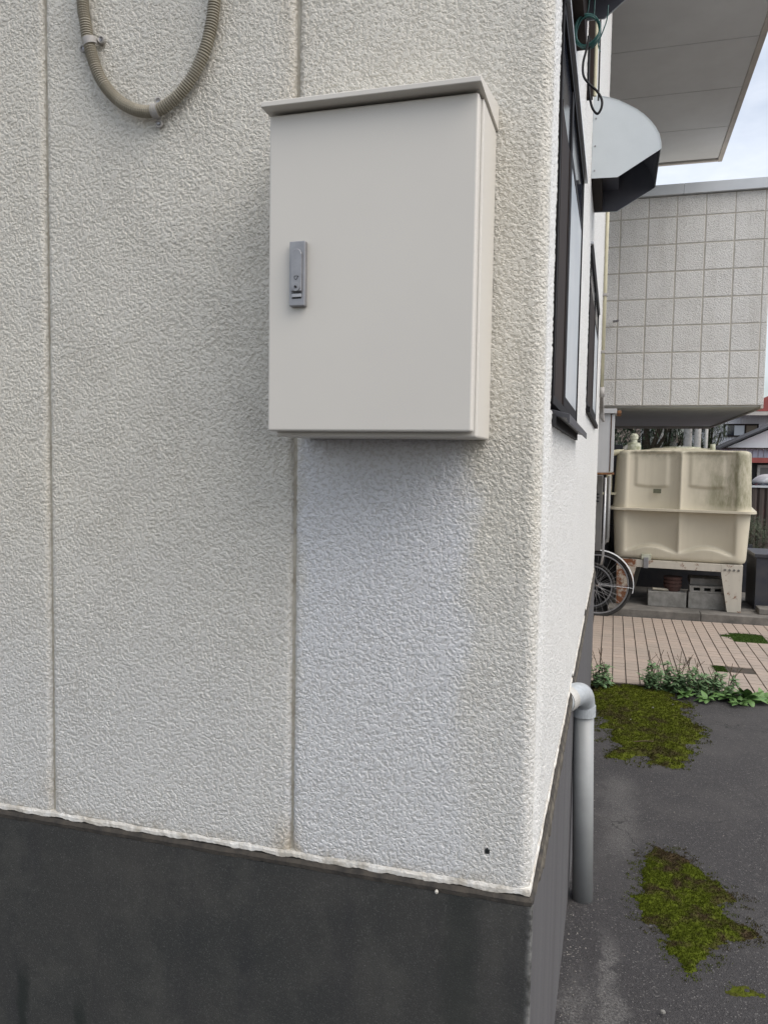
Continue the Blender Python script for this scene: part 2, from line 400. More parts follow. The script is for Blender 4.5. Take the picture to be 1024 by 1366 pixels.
def cyl(c, r, h, axis=2, n=20, bev=0):
    bm = bmesh.new(); A = []; B = []
    for k in range(n):
        q = 2 * math.pi * k / n; p = [math.cos(q) * r, math.sin(q) * r]
        for L, t in ((A, 0), (B, h)):
            w = list(p); w.insert(axis, t); L.append(bm.verts.new([c[i] + w[i] for i in range(3)]))
    bm.faces.new(A); bm.faces.new(B[::-1])
    for k in range(n): bm.faces.new((A[k], A[(k + 1) % n], B[(k + 1) % n], B[k]))
    if bev:
        es = [e for f in bm.faces if len(f.verts) == n for e in f.edges]
        bmesh.ops.bevel(bm, geom=es, offset=bev, segments=2, profile=.5, affect='EDGES')
    return fin(bm)
def lathe(c, prof, n=24):
    V = []; F = []
    for r, z in prof:
        for k in range(n):
            q = 2 * math.pi * k / n; V.append((c[0] + r * math.cos(q), c[1] + r * math.sin(q), c[2] + z))
    for i in range(len(prof) - 1):
        for k in range(n): l = (k + 1) % n; F.append((i * n + k, i * n + l, (i + 1) * n + l, (i + 1) * n + k))
    F.append(tuple(range(n))[::-1]); F.append(tuple((len(prof) - 1) * n + k for k in range(n)))
    return pymesh(V, F)

# ------------------------------------------------------------------ GROUND
add('asphalt_ground', pymesh([(-80, -60, G), (120, -60, G), (120, 160, G), (-80, 160, G)], [(0, 1, 2, 3)]), MT['asphalt'])['kind'] = 'structure'

# ------------------------------------------------------------------ THE BUILDING WITH THE CABINET
B = thing('stucco_building', 'cream stucco building filling the left side, on a dark grey concrete base', 'building', (-1.5, 2.3, G))
RC = .020
def arange(a, b, s): n = max(1, int(round(abs(b - a) / s))); return [a + (b - a) * i / n for i in range(n + 1)]
def sheet(prof, zs, name='siding_panel', hole=None, mat='stucco', parent=B):
    """vertical panel: plan profile (x,y,nx,ny) swept over heights, its bottom edge turned in"""
    zr = [(zs[0], .016), (zs[0], .006), (zs[0] + .002, .002)] + [(z, 0) for z in zs[1:]]
    n = len(prof); P = np.array(prof); V = np.zeros((len(zr), n, 3))
    for i, (z, ins) in enumerate(zr):
        V[i, :, 0] = P[:, 0] - P[:, 2] * ins; V[i, :, 1] = P[:, 1] - P[:, 3] * ins; V[i, :, 2] = z
    idx = np.arange(len(zr) * n).reshape(len(zr), n)
    F = np.stack([idx[:-1, :-1], idx[:-1, 1:], idx[1:, 1:], idx[1:, :-1]], -1).reshape(-1, 4)
    V = V.reshape(-1, 3)
    if hole:
        hx, hz, hr = hole; c = V[F].mean(1)
        F = F[~((np.abs(c[:, 0] - hx) < hr[0]) & (np.abs(c[:, 2] - hz) < hr[1] - .35 * np.abs(c[:, 0] - hx)) & (np.abs(c[:, 1]) < .004))]
    me = bpy.data.meshes.new('mesh'); me.vertices.add(len(V)); me.vertices.foreach_set('co', V.ravel())
    me.loops.add(F.size); me.loops.foreach_set('vertex_index', F.ravel().astype(np.int32))
    me.polygons.add(len(F)); me.polygons.foreach_set('loop_start', np.arange(0, F.size, 4, dtype=np.int32)); me.polygons.foreach_set('loop_total', np.full(len(F), 4, np.int32))
    me.update(calc_edges=True); me.validate()
    return add(name, me, MT[mat], parent, smooth=True)
def front_prof(xa, xb, step, corner=False):
    rr = .011; p = []
    p += [(xa - .0005, .017, -1, 0)]
    for k in range(4): q = k / 4 * math.pi / 2; p.append((xa + rr - rr * math.cos(q), rr - rr * math.sin(q), -math.cos(q), -math.sin(q)))
    xe = xb - (RC if corner else rr)
    p += [(x, 0, 0, -1) for x in arange(xa + rr, xe, step)]
    r2 = RC if corner else rr
    for k in range(1, 8 if corner else 5):
        q = k / (7 if corner else 4) * math.pi / 2; p.append((xe + r2 * math.sin(q), r2 - r2 * math.cos(q), math.sin(q), -math.cos(q)))
    if not corner: p.append((xb + .0005, .017, 1, 0))
    return p
def side_prof(ya, yb, step, corner=False):
    rr = .006; p = []
    y0 = ya + (0 if corner else rr)
    if not corner:
        p.append((-.017, ya, 0, -1))
        for k in range(4): q = k / 4 * math.pi / 2; p.append((-rr + rr * math.sin(q), ya + rr - rr * math.cos(q), math.sin(q), -math.cos(q)))
    p += [(0, y, 1, 0) for y in arange(y0, yb - rr, step)]
    for k in range(1, 5): q = k / 4 * math.pi / 2; p.append((-rr + rr * math.cos(q), yb - rr + rr * math.sin(q), math.cos(q), math.sin(q)))
    p.append((-.017, yb, 0, 1)); return p
TOPZ = 4.35
zs_fine = arange(0, 1.78, .003) + arange(1.78, TOPZ, .05)[1:]
JG = .0036
sheet(front_prof(-.456 + JG, 0, .003, True), zs_fine, hole=(-.075, .062, (.0052, .0062)))
sheet(front_prof(-1.003 + JG, -.456 - JG, .003), zs_fine)
sheet(front_prof(-1.28, -1.003 - JG, .003), zs_fine)
for xa, xb in ((-1.83, -1.287), (-2.38, -1.837), (-3.0, -2.387)):
    sheet(front_prof(xa, xb, .03), arange(0, TOPZ, .04))
zs_mid = arange(0, 2.4, .006) + arange(2.4, TOPZ, .05)[1:]
def zr_(a, b, s): return arange(a, b, s)
W1 = (.165, 1.15, .875, 1.62); W2 = (1.96, 3.49, 1.005, 1.64)
sheet(side_prof(RC, W1[0], .005, True), arange(0, 1.78, .004) + arange(1.78, TOPZ, .05)[1:])
sheet(side_prof(W1[0] + .003, W1[1] - .002, .012), zr_(0, W1[2] - .012, .006))
sheet(side_prof(W1[0] + .003, W1[1] - .002, .012), zr_(W1[3] + .01, TOPZ, .012))
sheet(side_prof(W1[1] + .002, W2[0] - .003, .014), arange(0, 2.6, .008) + arange(2.6, TOPZ, .05)[1:])
sheet(side_prof(W2[0] + .001, W2[1] - .002, .02), zr_(0, W2[2] - .012, .012))
sheet(side_prof(W2[0] + .001, W2[1] - .002, .02), zr_(W2[3] + .01, TOPZ, .02))
sheet(side_prof(W2[1] + .002, 4.6, .02), arange(0, TOPZ, .015))
# sealed joints between the panels
for x in (-.456, -1.003, -1.2835, -1.8335, -2.3835):
    add('joint_sealant', box((x - .008, .0085, .002), (x + .007, .02, TOPZ)), MT['sealant'], B)
for y, z1 in ((W1[0], .86), (W1[1], .86), (W2[0], .99), (W2[1], .99)):
    add('joint_sealant', box((-.02, y - .007, .002), (-.009, y + .007, z1)), MT['sealant'], B)
add('wall_core', boxes([((-3.0, .022, -.05), (-.14, 4.58, TOPZ - .02)), ((-.14, .022, -.05), (-.019, W1[0] - .002, TOPZ - .02)), ((-.139, W1[0] - .002, -.05), (-.019, W1[1], W1[2] - .02)),
    ((-.139, W1[0] - .002, W1[3] + .02), (-.019, W1[1], TOPZ - .021)), ((-.139, W1[1] + .001, -.049), (-.019, W2[0] - .001, TOPZ - .022)), ((-.138, W2[0], -.05), (-.019, W2[1], W2[2] - .02)),
    ((-.138, W2[0], W2[3] + .02), (-.019, W2[1], TOPZ - .02)), ((-.137, W2[1] + .001, -.05), (-.019, 4.579, TOPZ - .02))]), MT['core'], B)
add('flat_roof', box((-3.05, -.03, TOPZ + .003), (.03, 4.62, TOPZ + .06)), MT['fascia'], B)
add('end_wall', box((-3.0, 4.584, -.05), (-.018, 4.6, TOPZ - .03)), MT['core'], B)
# concrete base
FX = .008
bm = bmesh.new(); box_bm(bm, (-3.0, -FX, G - .05), (FX, 4.62, -.024))
es = [e for e in bm.edges if all(abs(v.co.x - FX) < 1e-5 and abs(v.co.y + FX) < 1e-5 for v in e.verts)]
bmesh.ops.bevel(bm, geom=es, offset=.006, segments=3, profile=.5, affect='EDGES')
add('foundation', fin(bm), MT['found'], B)
# rough mortar ledge between siding and base, and the cracked white filler along the panel edge
def ragged(path, zt, zb, out, jt, jb, jo, step, seed, keep=None):
    """a ragged strip that follows the wall foot (path: list of (x,y,nx,ny))"""
    V = []; F = []; n = 0
    for i, (x, y, nx, ny) in enumerate(path):
        s = i * step
        a = mnoise.noise((s * 22, seed, 0)); b = mnoise.noise((s * 30, seed, 5)); c = mnoise.noise((s * 35, seed, 9)); d = mnoise.noise((s * 6, seed, 3)); e = mnoise.noise((s * 120, seed, 7)); zb_ = zb if zb > -.05 or y > .3 or zb > -.05 else -.030 + (zb + .030) * max(0, y) / .3
        t = zt + jt * (a + .5 * e); bo = zb_ + jb * (b + .7 * d + .5 * e); o = out + jo * (c + .4 * e)
        if keep and keep(x, y): bo = t - .001; o = -.003
        for q, z in ((-.012, t + .001), (o * .45, t), (o, t - (t - bo) * .35), (o * .9, bo + (t - bo) * .15), (-.012, bo)):
            V.append((x + nx * q, y + ny * q, z))
    for i in range(len(path) - 1):
        for k in range(5): l = (k + 1) % 5; F.append((i * 5 + k, i * 5 + l, i * 5 + 5 + l, i * 5 + 5 + k))
    return pymesh(V, F)
path = [(x, 0, 0, -1) for x in arange(-1.4, -.006, .0035)] + [(.0, .0, .7, -.7)] + [(0, y, 1, 0) for y in arange(.006, 1.6, .005)] + [(0, y, 1, 0) for y in arange(1.61, 4.6, .012)]
add('edge_filler', ragged(path, .0035, -.0100, .0030, .0022, .0045, .0020, .0035, 1.3, lambda x, y: 2.66 < y < 2.86 or 1.46 < y < 1.52), MT['white_lime'], B)
add('mortar_ledge', ragged(path, -.010, -.0262, .0095, .001, .0025, .0012, .0035, 4.1), MT['ledge_d'], B)
add('mortar_ledge', ragged([(p[0], p[1], .45 + .55 * min(1, p[1] / .12), 0) for p in path if p[2] == 1], -.012, -.062, .013, .002, .012, .003, .005, 8.1), MT['ledge'], B)
for x, z in ((-.164, -.021),):
    add('plaster_crumb', lathe((x, -.0135, z), [(.001, -.004), (.003, -.002), (.0035, .001), (.001, .004)], 7), MT['white_lime'], B)

def window(y0, y1, z0, z1, panel_to, near_dark):
    zt = z1 - .16
    w = add('window', boxes([((-.10, y0, z0), (.005, y0 + .018, z1)), ((-.10, y1 - .018, z0), (.005, y1, z1)), ((-.10, y0 + .019, z0), (.0045, y1 - .019, z0 + .018)), ((-.10, y0 + .019, z1 - .02), (.006, y1 - .019, z1))], .001), MT['frame'], B)
    def sub(name, me, mat): return add(name, me, mat, w)
    sub('window_sash', boxes([((-.020, panel_to, z0 + .0185), (.0042, panel_to + .05, z1 - .021)), ((-.018, y1 - .045, z0 + .019), (.003, y1 - .0185, z1 - .021)), ((-.018, panel_to + .051, z0 + .019), (.0032, y1 - .046, z0 + .045)), ((-.018, panel_to + .051, zt), (.0034, y1 - .046, zt + .022))], .0008), MT['frame'])
    sub('pane', box((-.003, panel_to + .0505, z0 + .0455), (.0022, y1 - .0455, zt - .0005)), MT['glass'])
    sub('shutter_panel', boxes([((-.035, y0 + .0185, z0 + .0185), (.0015, panel_to - .001, near_dark))] + [((.0016, y, z0 + .019), (.0036, y + .012, near_dark - .001)) for y in (y0 + .05, panel_to - .03)], .0005), MT['brown'])
    sub('pane', box((-.034, y0 + .019, near_dark + .003), (.0005, panel_to - .001, z1 - .0205)), MT['dglass'])
    sub('pane', box((-.034, panel_to + .051, zt + .0225), (.0008, y1 - .046, z1 - .0205)), MT['dglass'])
    return w
window(*W1, .50, 1.46); window(*W2, 2.75, 1.52)
add('window_sill', prism([(-.02, .872), (.034, .858), (.034, .840), (.031, .840), (.029, .851), (-.02, .858)], 1, W1[0] + .05, W1[1] + .045, .001), MT['sill'], B)
add('sill_shadow_strip', box((-.016, W1[0] + .03, .834), (.008, W1[1], .8575)), MT['dark'], B)  # black strip standing in for the shadow under the sill
add('window_sill', prism([(-.02, 1.0), (.018, .995), (.018, .972), (-.02, .972)], 1, W2[0] - .005, W2[1] + .01, .001), MT['frame'], B)
add('head_flashing', box((.0, W1[0] - .02, W1[3] + .002), (.014, W1[1] + .03, W1[3] + .010)), MT['coping'], B)
add('head_flashing', box((.0, W2[0] - .02, W2[3] + .002), (.012, W2[1] + .03, W2[3] + .010)), MT['coping'], B)

# ------------------------------------------------------------------ REAR OF THE BUILDING (recess, upper storey, eaves)
Wg = thing('tiled_wing', 'pale block-pattern upper storey overhanging the water tank at the rear', 'building', (0, 10, G))
Y0, X0, X1, ZB, ZT = 8.0, -1.6, 1.645, 1.425, 3.715
add('wall', boxes([((X0, Y0 + .004, ZB + .002), (X1 - .012, 12.72, ZT))]), MT['groove'], Wg)
PW, PH = .296, .295
me_p = box((0.0075, 0, .0075), (PW - .0075, .02, PH - .0075), .004); me_p.materials.append(MT['pstucco'])
me_top = box((0.0055, 0, .0055), (PW - .0055, .02, ZT - ZB - 7 * PH - .004), .004); me_top.materials.append(MT['pstucco'])
me_e = box((0.0055, 0, .0055), (X1 - (.098 + 5 * PW) - .001, .02, PH - .0055), .004); me_e.materials.append(MT['pstucco'])
me_et = box((0.0055, 0, .0055), (X1 - (.098 + 5 * PW) - .001, .02, ZT - ZB - 7 * PH - .004), .004); me_et.materials.append(MT['pstucco'])
for r in range(8):
    for c in range(-3, 6):
        last = c == 5
        me = (me_et if last else me_top) if r == 7 else (me_e if last else me_p)
        link('wall_panel', me, Wg, (.098 + c * PW, Y0, ZB + r * PH))
# groove backing is the core; coping, soffit
for a, b in ((X0, .745), (.748, X1 + .03)):
    add('coping', prism([(Y0 - .045, ZT + .004), (Y0 - .045, ZT + .115), (Y0 + .2, ZT + .135), (Y0 + .2, ZT + .004)], 0, a, b, .002), MT['coping'], Wg)
add('soffit_board', box((X0, Y0 + .03, ZB - .012), (X1 - .03, 12.6, ZB - .001)), MT['soffit'], Wg)
add('soffit_trim', boxes([((X1 - .028, Y0 + .002, ZB - .03), (X1, 12.72, ZB + .001)), ((X0, 12.602, ZB - .05), (X1 - .029, 12.68, ZB + .001))]), MT['fascia'], Wg)
add('side_wall', box((X1 - .0115, Y0 + .021, ZB + .004), (X1, 12.72, ZT)), MT['pstucco'], Wg)
Rw = thing('recessed_wall', 'shaded plain wall behind the meter box and bicycles', 'wall', (-.9, 6, G))
add('wall', boxes([((-1.7, 4.602, G), (-.25, 6.1, 3.6)), ((-1.9, 6.101, G), (-1.62, 12.9, 3.6))]), MT['core'], Rw)
Ev = thing('roof_eaves', 'wide grey boarded soffit projecting high above against the sky', 'eaves', (.3, 7, 4.33))
ZS = 4.33
ys = [4.66, 5.05, 5.98, 6.90, 7.80, 8.70]
for a, b in zip(ys[:-1], ys[1:]):
    add('soffit_board', box((-1.6, a + .004, ZS), (1.155, b - .004, ZS + .012), .001), MT['soffit'], Ev)
add('soffit_backing', box((-1.6, 4.65, ZS + .013), (1.155, 8.71, ZS + .03)), MT['dark'], Ev)
add('fascia_board', box((1.157, 4.65, ZS - .022), (1.205, 8.765, ZS + .16), .003), MT['fascia'], Ev)
add('fascia_board', box((-1.6, 8.715, ZS - .02), (1.155, 8.763, ZS + .16), .003), MT['fascia'], Ev)
add('roof_slab', box((-1.6, 4.65, ZS + .031), (1.156, 8.714, ZS + .15)), MT['roof_dark'], Ev)

# ------------------------------------------------------------------ ELECTRICAL CABINET
Cb = thing('electrical_cabinet', 'closed cream steel cabinet with sloping rain cap, mounted on the stucco wall', 'electrical cabinet', (-.262, 0, .80))
CX0, CX1 = -.437, -.0895
add('body', box((CX0 + .004, -.135, .7995), (CX1, -.003, 1.3195), .003), MT['cab'], Cb)
add('mounting_back', box((CX0 + .03, -.0029, .83), (CX1 - .03, .004, 1.28)), MT['cab'], Cb)
bm = bmesh.new(); box_bm(bm, (CX0, -.16, .8075), (CX1 - .004, -.1385, 1.3185))
bmesh.ops.bevel(bm, geom=[e for e in bm.edges if not all(v.co.y > -.14 for v in e.verts)], offset=.0035, segments=3, profile=.5, affect='EDGES')
add('door', fin(bm), MT['cabdoor'], Cb, smooth=False)
add('door_gasket', box((CX0 + .012, -.1384, .815), (CX1 - .016, -.1351, 1.30)), MT['dark'], Cb)
# cap: higher at the wall, lip at the front
cx0, cx1 = CX0 - .0045, CX1 + .003
prof = [(-.186, 1.3145), (-.186, 1.3325), (-.001, 1.366), (-.001, 1.3175), (-.02, 1.3175), (-.165, 1.3165), (-.165, 1.3155), (-.184, 1.3145)]
add('rain_cap', prism([(-.1835, 1.3228), (-.1835, 1.3312), (-.001, 1.3645), (-.001, 1.3222), (-.15, 1.3222)], 0, cx0, cx1, .0012), MT['cab'], Cb)
# latch handle
H = add('latch_handle', box((-.3955, -.171, 1.009), (-.368, -.1602, 1.1125), .0016), MT['steel'], Cb)
lever = []
for k in range(13): q = math.pi * k / 12; lever.append((-.3818 + .0092 * math.cos(q), 1.0905 + .0092 * math.sin(q)))
lever += [(-.391, 1.0315), (-.3726, 1.0315)]
add('lever', prism(lever, 1, -.1752, -.1712, .0014), MT['steel'], H)
add('lock_cylinder', cyl((-.3818, -.1768, 1.0385), .0070, .0018, 1, 20, .0004), MT['steel'], H)
add('keyhole', join([cyl((-.3818, -.1788, 1.0385), .0019, .0021, 1, 12)]), MT['dark'], H)
add('release_slot', box((-.3905, -.1716, 1.0288), (-.3728, -.1711, 1.0305)), MT['dark'], H)
add('release_slot', box((-.3900, -.1716, 1.0208), (-.3740, -.1711, 1.0225)), MT['dark'], H)
add('release_button', box((-.3895, -.1735, 1.0228), (-.3735, -.1711, 1.0285), .0005), MT['steel_l'], H)
# small padlock-like mark on the lever: a U with a short bar
add('lock_mark', join([tube([(-.3845, -.1754, 1.0555), (-.3845, -.1754, 1.0525), (-.3825, -.1754, 1.0505), (-.3800, -.1754, 1.0515), (-.3792, -.1754, 1.0540)], .0005, 6),
    tube([(-.3848, -.1754, 1.0560), (-.3800, -.1754, 1.0560)], .0004, 6), tube([(-.3792, -.1754, 1.0560), (-.3778, -.1754, 1.0545)], .0008, 6)]), MT['dark'], H)

# ------------------------------------------------------------------ CONDUIT LOOP ON THE WALL
Cd = thing('conduit', 'beige corrugated conduit hanging in a U-loop left of the cabinet', 'conduit', (-.75, 0, 1.42))
pts = [(-.912, -.016, 2.3), (-.908, -.016, 1.9), (-.900, -.016, 1.66), (-.893, -.016, 1.60), (-.884, -.016, 1.555), (-.862, -.016, 1.496), (-.825, -.016, 1.451), (-.780, -.017, 1.424), (-.737, -.018, 1.418), (-.700, -.017, 1.434), (-.667, -.016, 1.464), (-.640, -.016, 1.505), (-.624, -.016, 1.548), (-.615, -.016, 1.60), (-.612, -.016, 1.68), (-.612, -.016, 1.9), (-.618, -.016, 2.3)]
sp = spline(pts, 60)
out = [sp[0]]; acc = 0; STEP = .00095
for a, b in zip(sp[:-1], sp[1:]):
    d = (b - a).length; pos = 0
    while acc + (d - pos) >= STEP:
        pos += STEP - acc; acc = 0; out.append(a + (b - a) * (pos / d))
    acc += d - pos
out = [p for p in out if p.z < 2.2]
rad = []
for i in range(len(out)):
    ph = (i * STEP / .0048) % 1
    rad.append(.0117 if ph < .5 else (.0090 if .6 < ph < .92 else .0104))
add('corrugated_tube', tube(out, rad, 16), MT['conduit'], Cd)
def saddle(c, ang, ears):
    """c centre on the tube, ang = tube direction angle in the wall plane"""
    L = []; d = Vector((math.cos(ang), 0, math.sin(ang))); n = Vector((-math.sin(ang), 0, math.cos(ang)))
    c = Vector(c); V = []; F = []
    N = 14
    for w in (-.007, .007):
        for rr in (.0125, .0142):
            for k in range(N + 1):
                q = math.pi * k / N
                V.append(c + d * w + n * (math.cos(q) * rr) + Vector((0, -math.sin(q) * rr, 0)))
    def I(a, b, k): return (a * 2 + b) * (N + 1) + k
    for k in range(N):
        F += [(I(0, 1, k), I(1, 1, k), I(1, 1, k + 1), I(0, 1, k + 1)), (I(0, 0, k), I(0, 1, k), I(0, 1, k + 1), I(0, 0, k + 1)), (I(1, 0, k), I(1, 1, k), I(1, 1, k + 1), I(1, 0, k + 1))]
    L.append(pymesh(V, F))
    for s in ears:
        e = c + n * s * .0195; e.y = -.002
        m = cyl((0, 0, 0), .0065, -.006, 1, 14, .001); m.transform(Matrix.Translation((e.x, -.002, e.z))); L.append(m)
        m = tube([e + n * s * .002 + Vector((math.cos(q) * .0058, -.007, math.sin(q) * .0058)) for q in [2 * math.pi * i / 16 for i in range(16)]], .0018, 6, True); L.append(m)
        m = tube([e + Vector((0, -.005, 0)) - n * s * .0065, e + Vector((0, -.008, 0)) - n * s * .001], .0045, 8); L.append(m)
    b = add('saddle_clamp', join(L), MT['clamp'], Cd)
    for s in ears:
        e = c + n * s * .0195
        add('screw', cyl((e.x, -.0105, e.z), .003, .002, 1, 10), MT['steel'], b)
saddle((-.884, -.014, 1.563), R(-74), (1, -1))
saddle((-.737, -.015, 1.418), R(2), (1, -1))

# ------------------------------------------------------------------ VENT HOODS
def hood(y0, y1, sx, sz, zb, label, backz):
    Hd = thing('vent_hood', label, 'vent hood', (0, (y0 + y1) / 2, zb), 'sheet-metal vent hoods on the side wall')
    def Q(x, z): return (x * sx + .001, zb + (z - 1.826) * sz)
    arc = [Q(.245, 1.915), Q(.243, 1.94), Q(.236, 1.968), Q(.222, 1.995), Q(.203, 2.020), Q(.180, 2.044), Q(.152, 2.066), Q(.122, 2.085), Q(.09, 2.103), Q(.055, 2.118), Q(.02, 2.128), Q(0, 2.130)]
    poly = [Q(0, 1.829), Q(.095, 1.826)] + arc
    T = .0015
    add('side_plate', prism(poly, 1, y0, y0 + T), MT['hood'], Hd)
    add('side_plate', prism(poly, 1, y1 - T, y1), MT['hood'], Hd)
    V = []; F = []
    for k, (x, z) in enumerate(arc):
        a = Vector((x, 0, z)); nx = Vector((x - .05, 0, z - zb - .1)).normalized() * .0018
        for y in (y0 + T, y1 - T): V += [(x, y, z), (x - nx.x, y, z - nx.z)]
    for k in range(len(arc) - 1):
        a = 4 * k; b = a + 4
        F += [(a, a + 2, b + 2, b), (a + 1, b + 1, b + 3, a + 3)]
    F += [(0, 1, 3, 2)]
    add('curved_cover', pymesh(V, F), MT['hood'], Hd, smooth=True)
    for xx, zz in ((.012, .03), (.012, .12), (.012, .22)):
        add('rivet', cyl((xx, y0 - .0018, zb + zz * sz), .0035, .002, 1, 10, .0006), MT['steel'], Hd)
    add('folded_seam', tube([Vector((x, y0 - .0004, z)) for x, z in arc[:-1]], .0016, 5), MT['hood'], Hd)
    # inner lining: dark duct mouth
    inn = [(x * .97, z - .004) for x, z in poly[2:]]
    V = []; F = []
    for x, z in inn: V += [(x, y0 + T + .001, z - .001), (x, y1 - T - .001, z - .001)]
    for k in range(len(inn) - 1): F.append((2 * k, 2 * k + 1, 2 * k + 3, 2 * k + 2))
    add('lining', pymesh(V, F), MT['hoodin'], Hd)
    add('side_lining', prism([(x * .98, z + (.002 if i < 2 else -.003)) for i, (x, z) in enumerate(poly)], 1, y1 - T - .003, y1 - T - .0005), MT['hoodin'], Hd)
    add('side_lining', prism([(x * .98, z + (.002 if i < 2 else -.003)) for i, (x, z) in enumerate(poly)], 1, y0 + T + .0005, y0 + T + .003), MT['hoodin'], Hd)
    add('back_plate', box((.001, y0 + .004, backz), (.036 * sx, y1 - .004, zb + .1), .001), MT['brown'], Hd)
    add('insect_grille', boxes([((.023, y0 + .005, zb + .09), (.10 * sx, y1 - .005, zb + .094))]), MT['hoodin'], Hd)
    return Hd
hood(1.75, 2.17, 1.0, 1.0, 1.829, 'pale grey curved vent hood above the gap between the two windows', 1.835)
hood(.30, .64, .66, .9, 1.82, 'dark underside of a vent hood cut off by the top edge of the photo', 1.752)

Tr = thing('wall_conduit_trim', 'narrow brown trim with a thin pipe, above the curved vent hood', 'conduit', (0, 1.22, 2.6))
add('trim', box((.001, 1.19, 1.885), (.019, 1.215, 3.2), .001), MT['brown'], Tr)
add('thin_pipe', tube([(.025, 1.20, 1.89), (.025, 1.20, 3.2)], .0055, 8), MT['cream_pvc'], Tr)
add('thin_cable', tube([(.036, 1.21, 1.88), (.034, 1.21, 2.3), (.034, 1.21, 3.2)], .003, 6), MT['black'], Tr)

# cable coil and loop hanging from the near hood
Co = thing('cable_coil', 'dark green cable wound in a small coil hanging below the upper vent hood', 'cable', (.03, .5, 1.76))
c0 = Vector((.031, .5, 1.724)); L = []
for k in range(4):
    rr = .031 - .002 * (k % 2) + .001 * k; cc = c0 + Vector((rng.uniform(-.002, .002), (k - 1.5) * .005, rng.uniform(-.002, .002)))
    P = [cc + Vector((math.cos(q) * rr * .86, .006 * math.sin(q * 2 + k), math.sin(q) * rr * 1.06)) for q in [2 * math.pi * i / 40 for i in range(40)]]
    L.append(tube(P, .0023, 7, True))
add('coil', join(L), MT['green'], Co, smooth=True)
add('hanging_lead', tube(spline([(.028, .5, 1.755), (.0325, .5, 1.79), (.033, .5, 1.88), (.03, .5, 2.4)], 10), .0016, 7), MT['green'], Co, smooth=True)
add('hanging_lead', tube(spline([(.044, .5, 1.752), (.0445, .5, 1.79), (.045, .5, 1.88), (.044, .5, 2.4)], 10), .0016, 7), MT['green'], Co, smooth=True)
add('loose_lead', tube(spline([(.074, .5, 1.776), (.072, .5, 1.745), (.062, .5, 1.715), (.055, .5, 1.695), (.060, .505, 1.68)], 8), .0014, 6), MT['green'], Co, smooth=True)
Lp = tag(add('hanging_cable', tube(spline([(.034, .495, 1.712), (.0325, .49, 1.69), (.0245, .49, 1.655), (.0255, .49, 1.627), (.037, .49, 1.608), (.055, .49, 1.590), (.0665, .49, 1.570), (.067, .49, 1.553), (.060, .492, 1.541), (.052, .495, 1.547), (.044, .498, 1.565), (.038, .50, 1.60), (.036, .50, 1.65), (.037, .5, 1.71)], 10), .0027, 8), MT['black'], origin=(.04, .5, 1.6), smooth=True),
    'thin black cable hanging in a long loop in front of the pale vent hood', 'cable')

# ------------------------------------------------------------------ GREY DRAIN PIPE
Dp = thing('drain_pipe', 'grey drain pipe with an elbow, standing beside the side wall', 'pipe', (.060, 1.552, G))
def tilt(z): return .060 - .020 * (z - G) / .77
add('pipe', tube([(tilt(G), 1.552, G), (tilt(-.12), 1.552, -.12)], .0375, 32), MT['pvc'], Dp, smooth=True)
epts = spline([(-.030, 1.30, -.046), (-.004, 1.365, -.044), (.018, 1.43, -.048), (.034, 1.495, -.066), (.0405, 1.538, -.098), (.0412, 1.552, -.134)], 6)
add('elbow', tube(epts, .0405, 28), MT['pvc_l'], Dp, smooth=True)
add('collar', tube([(tilt(-.125), 1.552, -.118), (tilt(-.125), 1.552, -.1185), (tilt(-.13), 1.552, -.158), (tilt(-.13), 1.552, -.1585)], [.040, .0445, .0445, .0405], 32), MT['pvc_l'], Dp, smooth=False)
add('wall_collar', tube([(-.020, 1.325, -.045), (-.004, 1.365, -.044)], .0435, 28), MT['pvc_w'], Dp)

# ------------------------------------------------------------------ PAVING
Pv = thing('tiled_paving', 'terracotta coloured square pavers between the asphalt and the water tank', None, (.9, 5.9, G), kind='structure')
add('mortar_bed', box((-1.6, 4.56, G + .001), (3.3, 7.22, G + .0115)), simple('dark_joint', (.075, .058, .045), (.045, .04, .03), .95, 0, 15, .001, 60), Pv)
me_t = box((.0040, .0030, 0), (.0925, .0950, .012), .0015); me_t.materials.append(MT['tile'])
cells = []
for i in range(-14, 24):
    for j in range(27):
        x = .062 + i * .0967; y = 4.565 + j * .0982
        if .90 < x + .05 < 1.20 and 5.12 < y + .05 < 5.34: continue
        if x > 3.1: continue
        if (x + .05 - 1.36) ** 2 / .21 ** 2 + (y + .05 - 6.55) ** 2 / .23 ** 2 < .8: continue
        vis = x > -.03 and x < .32 + .235 * (y - 1)
        cells.append((0 if vis else 1, y, x))
cells.sort()
for k, (vv, y, x) in enumerate(cells[:300]):
    o = link('tile', me_t, Pv, (x, y, G + .0062 + random.uniform(0, .0014))); o.rotation_euler = (random.uniform(-.008, .008), random.uniform(-.008, .008), random.uniform(-.006, .006))
bm = bmesh.new()
for vv, y, x in cells[300:]: box_bm(bm, (x + .0040, y + .003, G + .0065), (x + .0925, y + .095, G + .0185))
add('tile_field', fin(bm), MT['tile'], Pv)['kind'] = 'stuff'

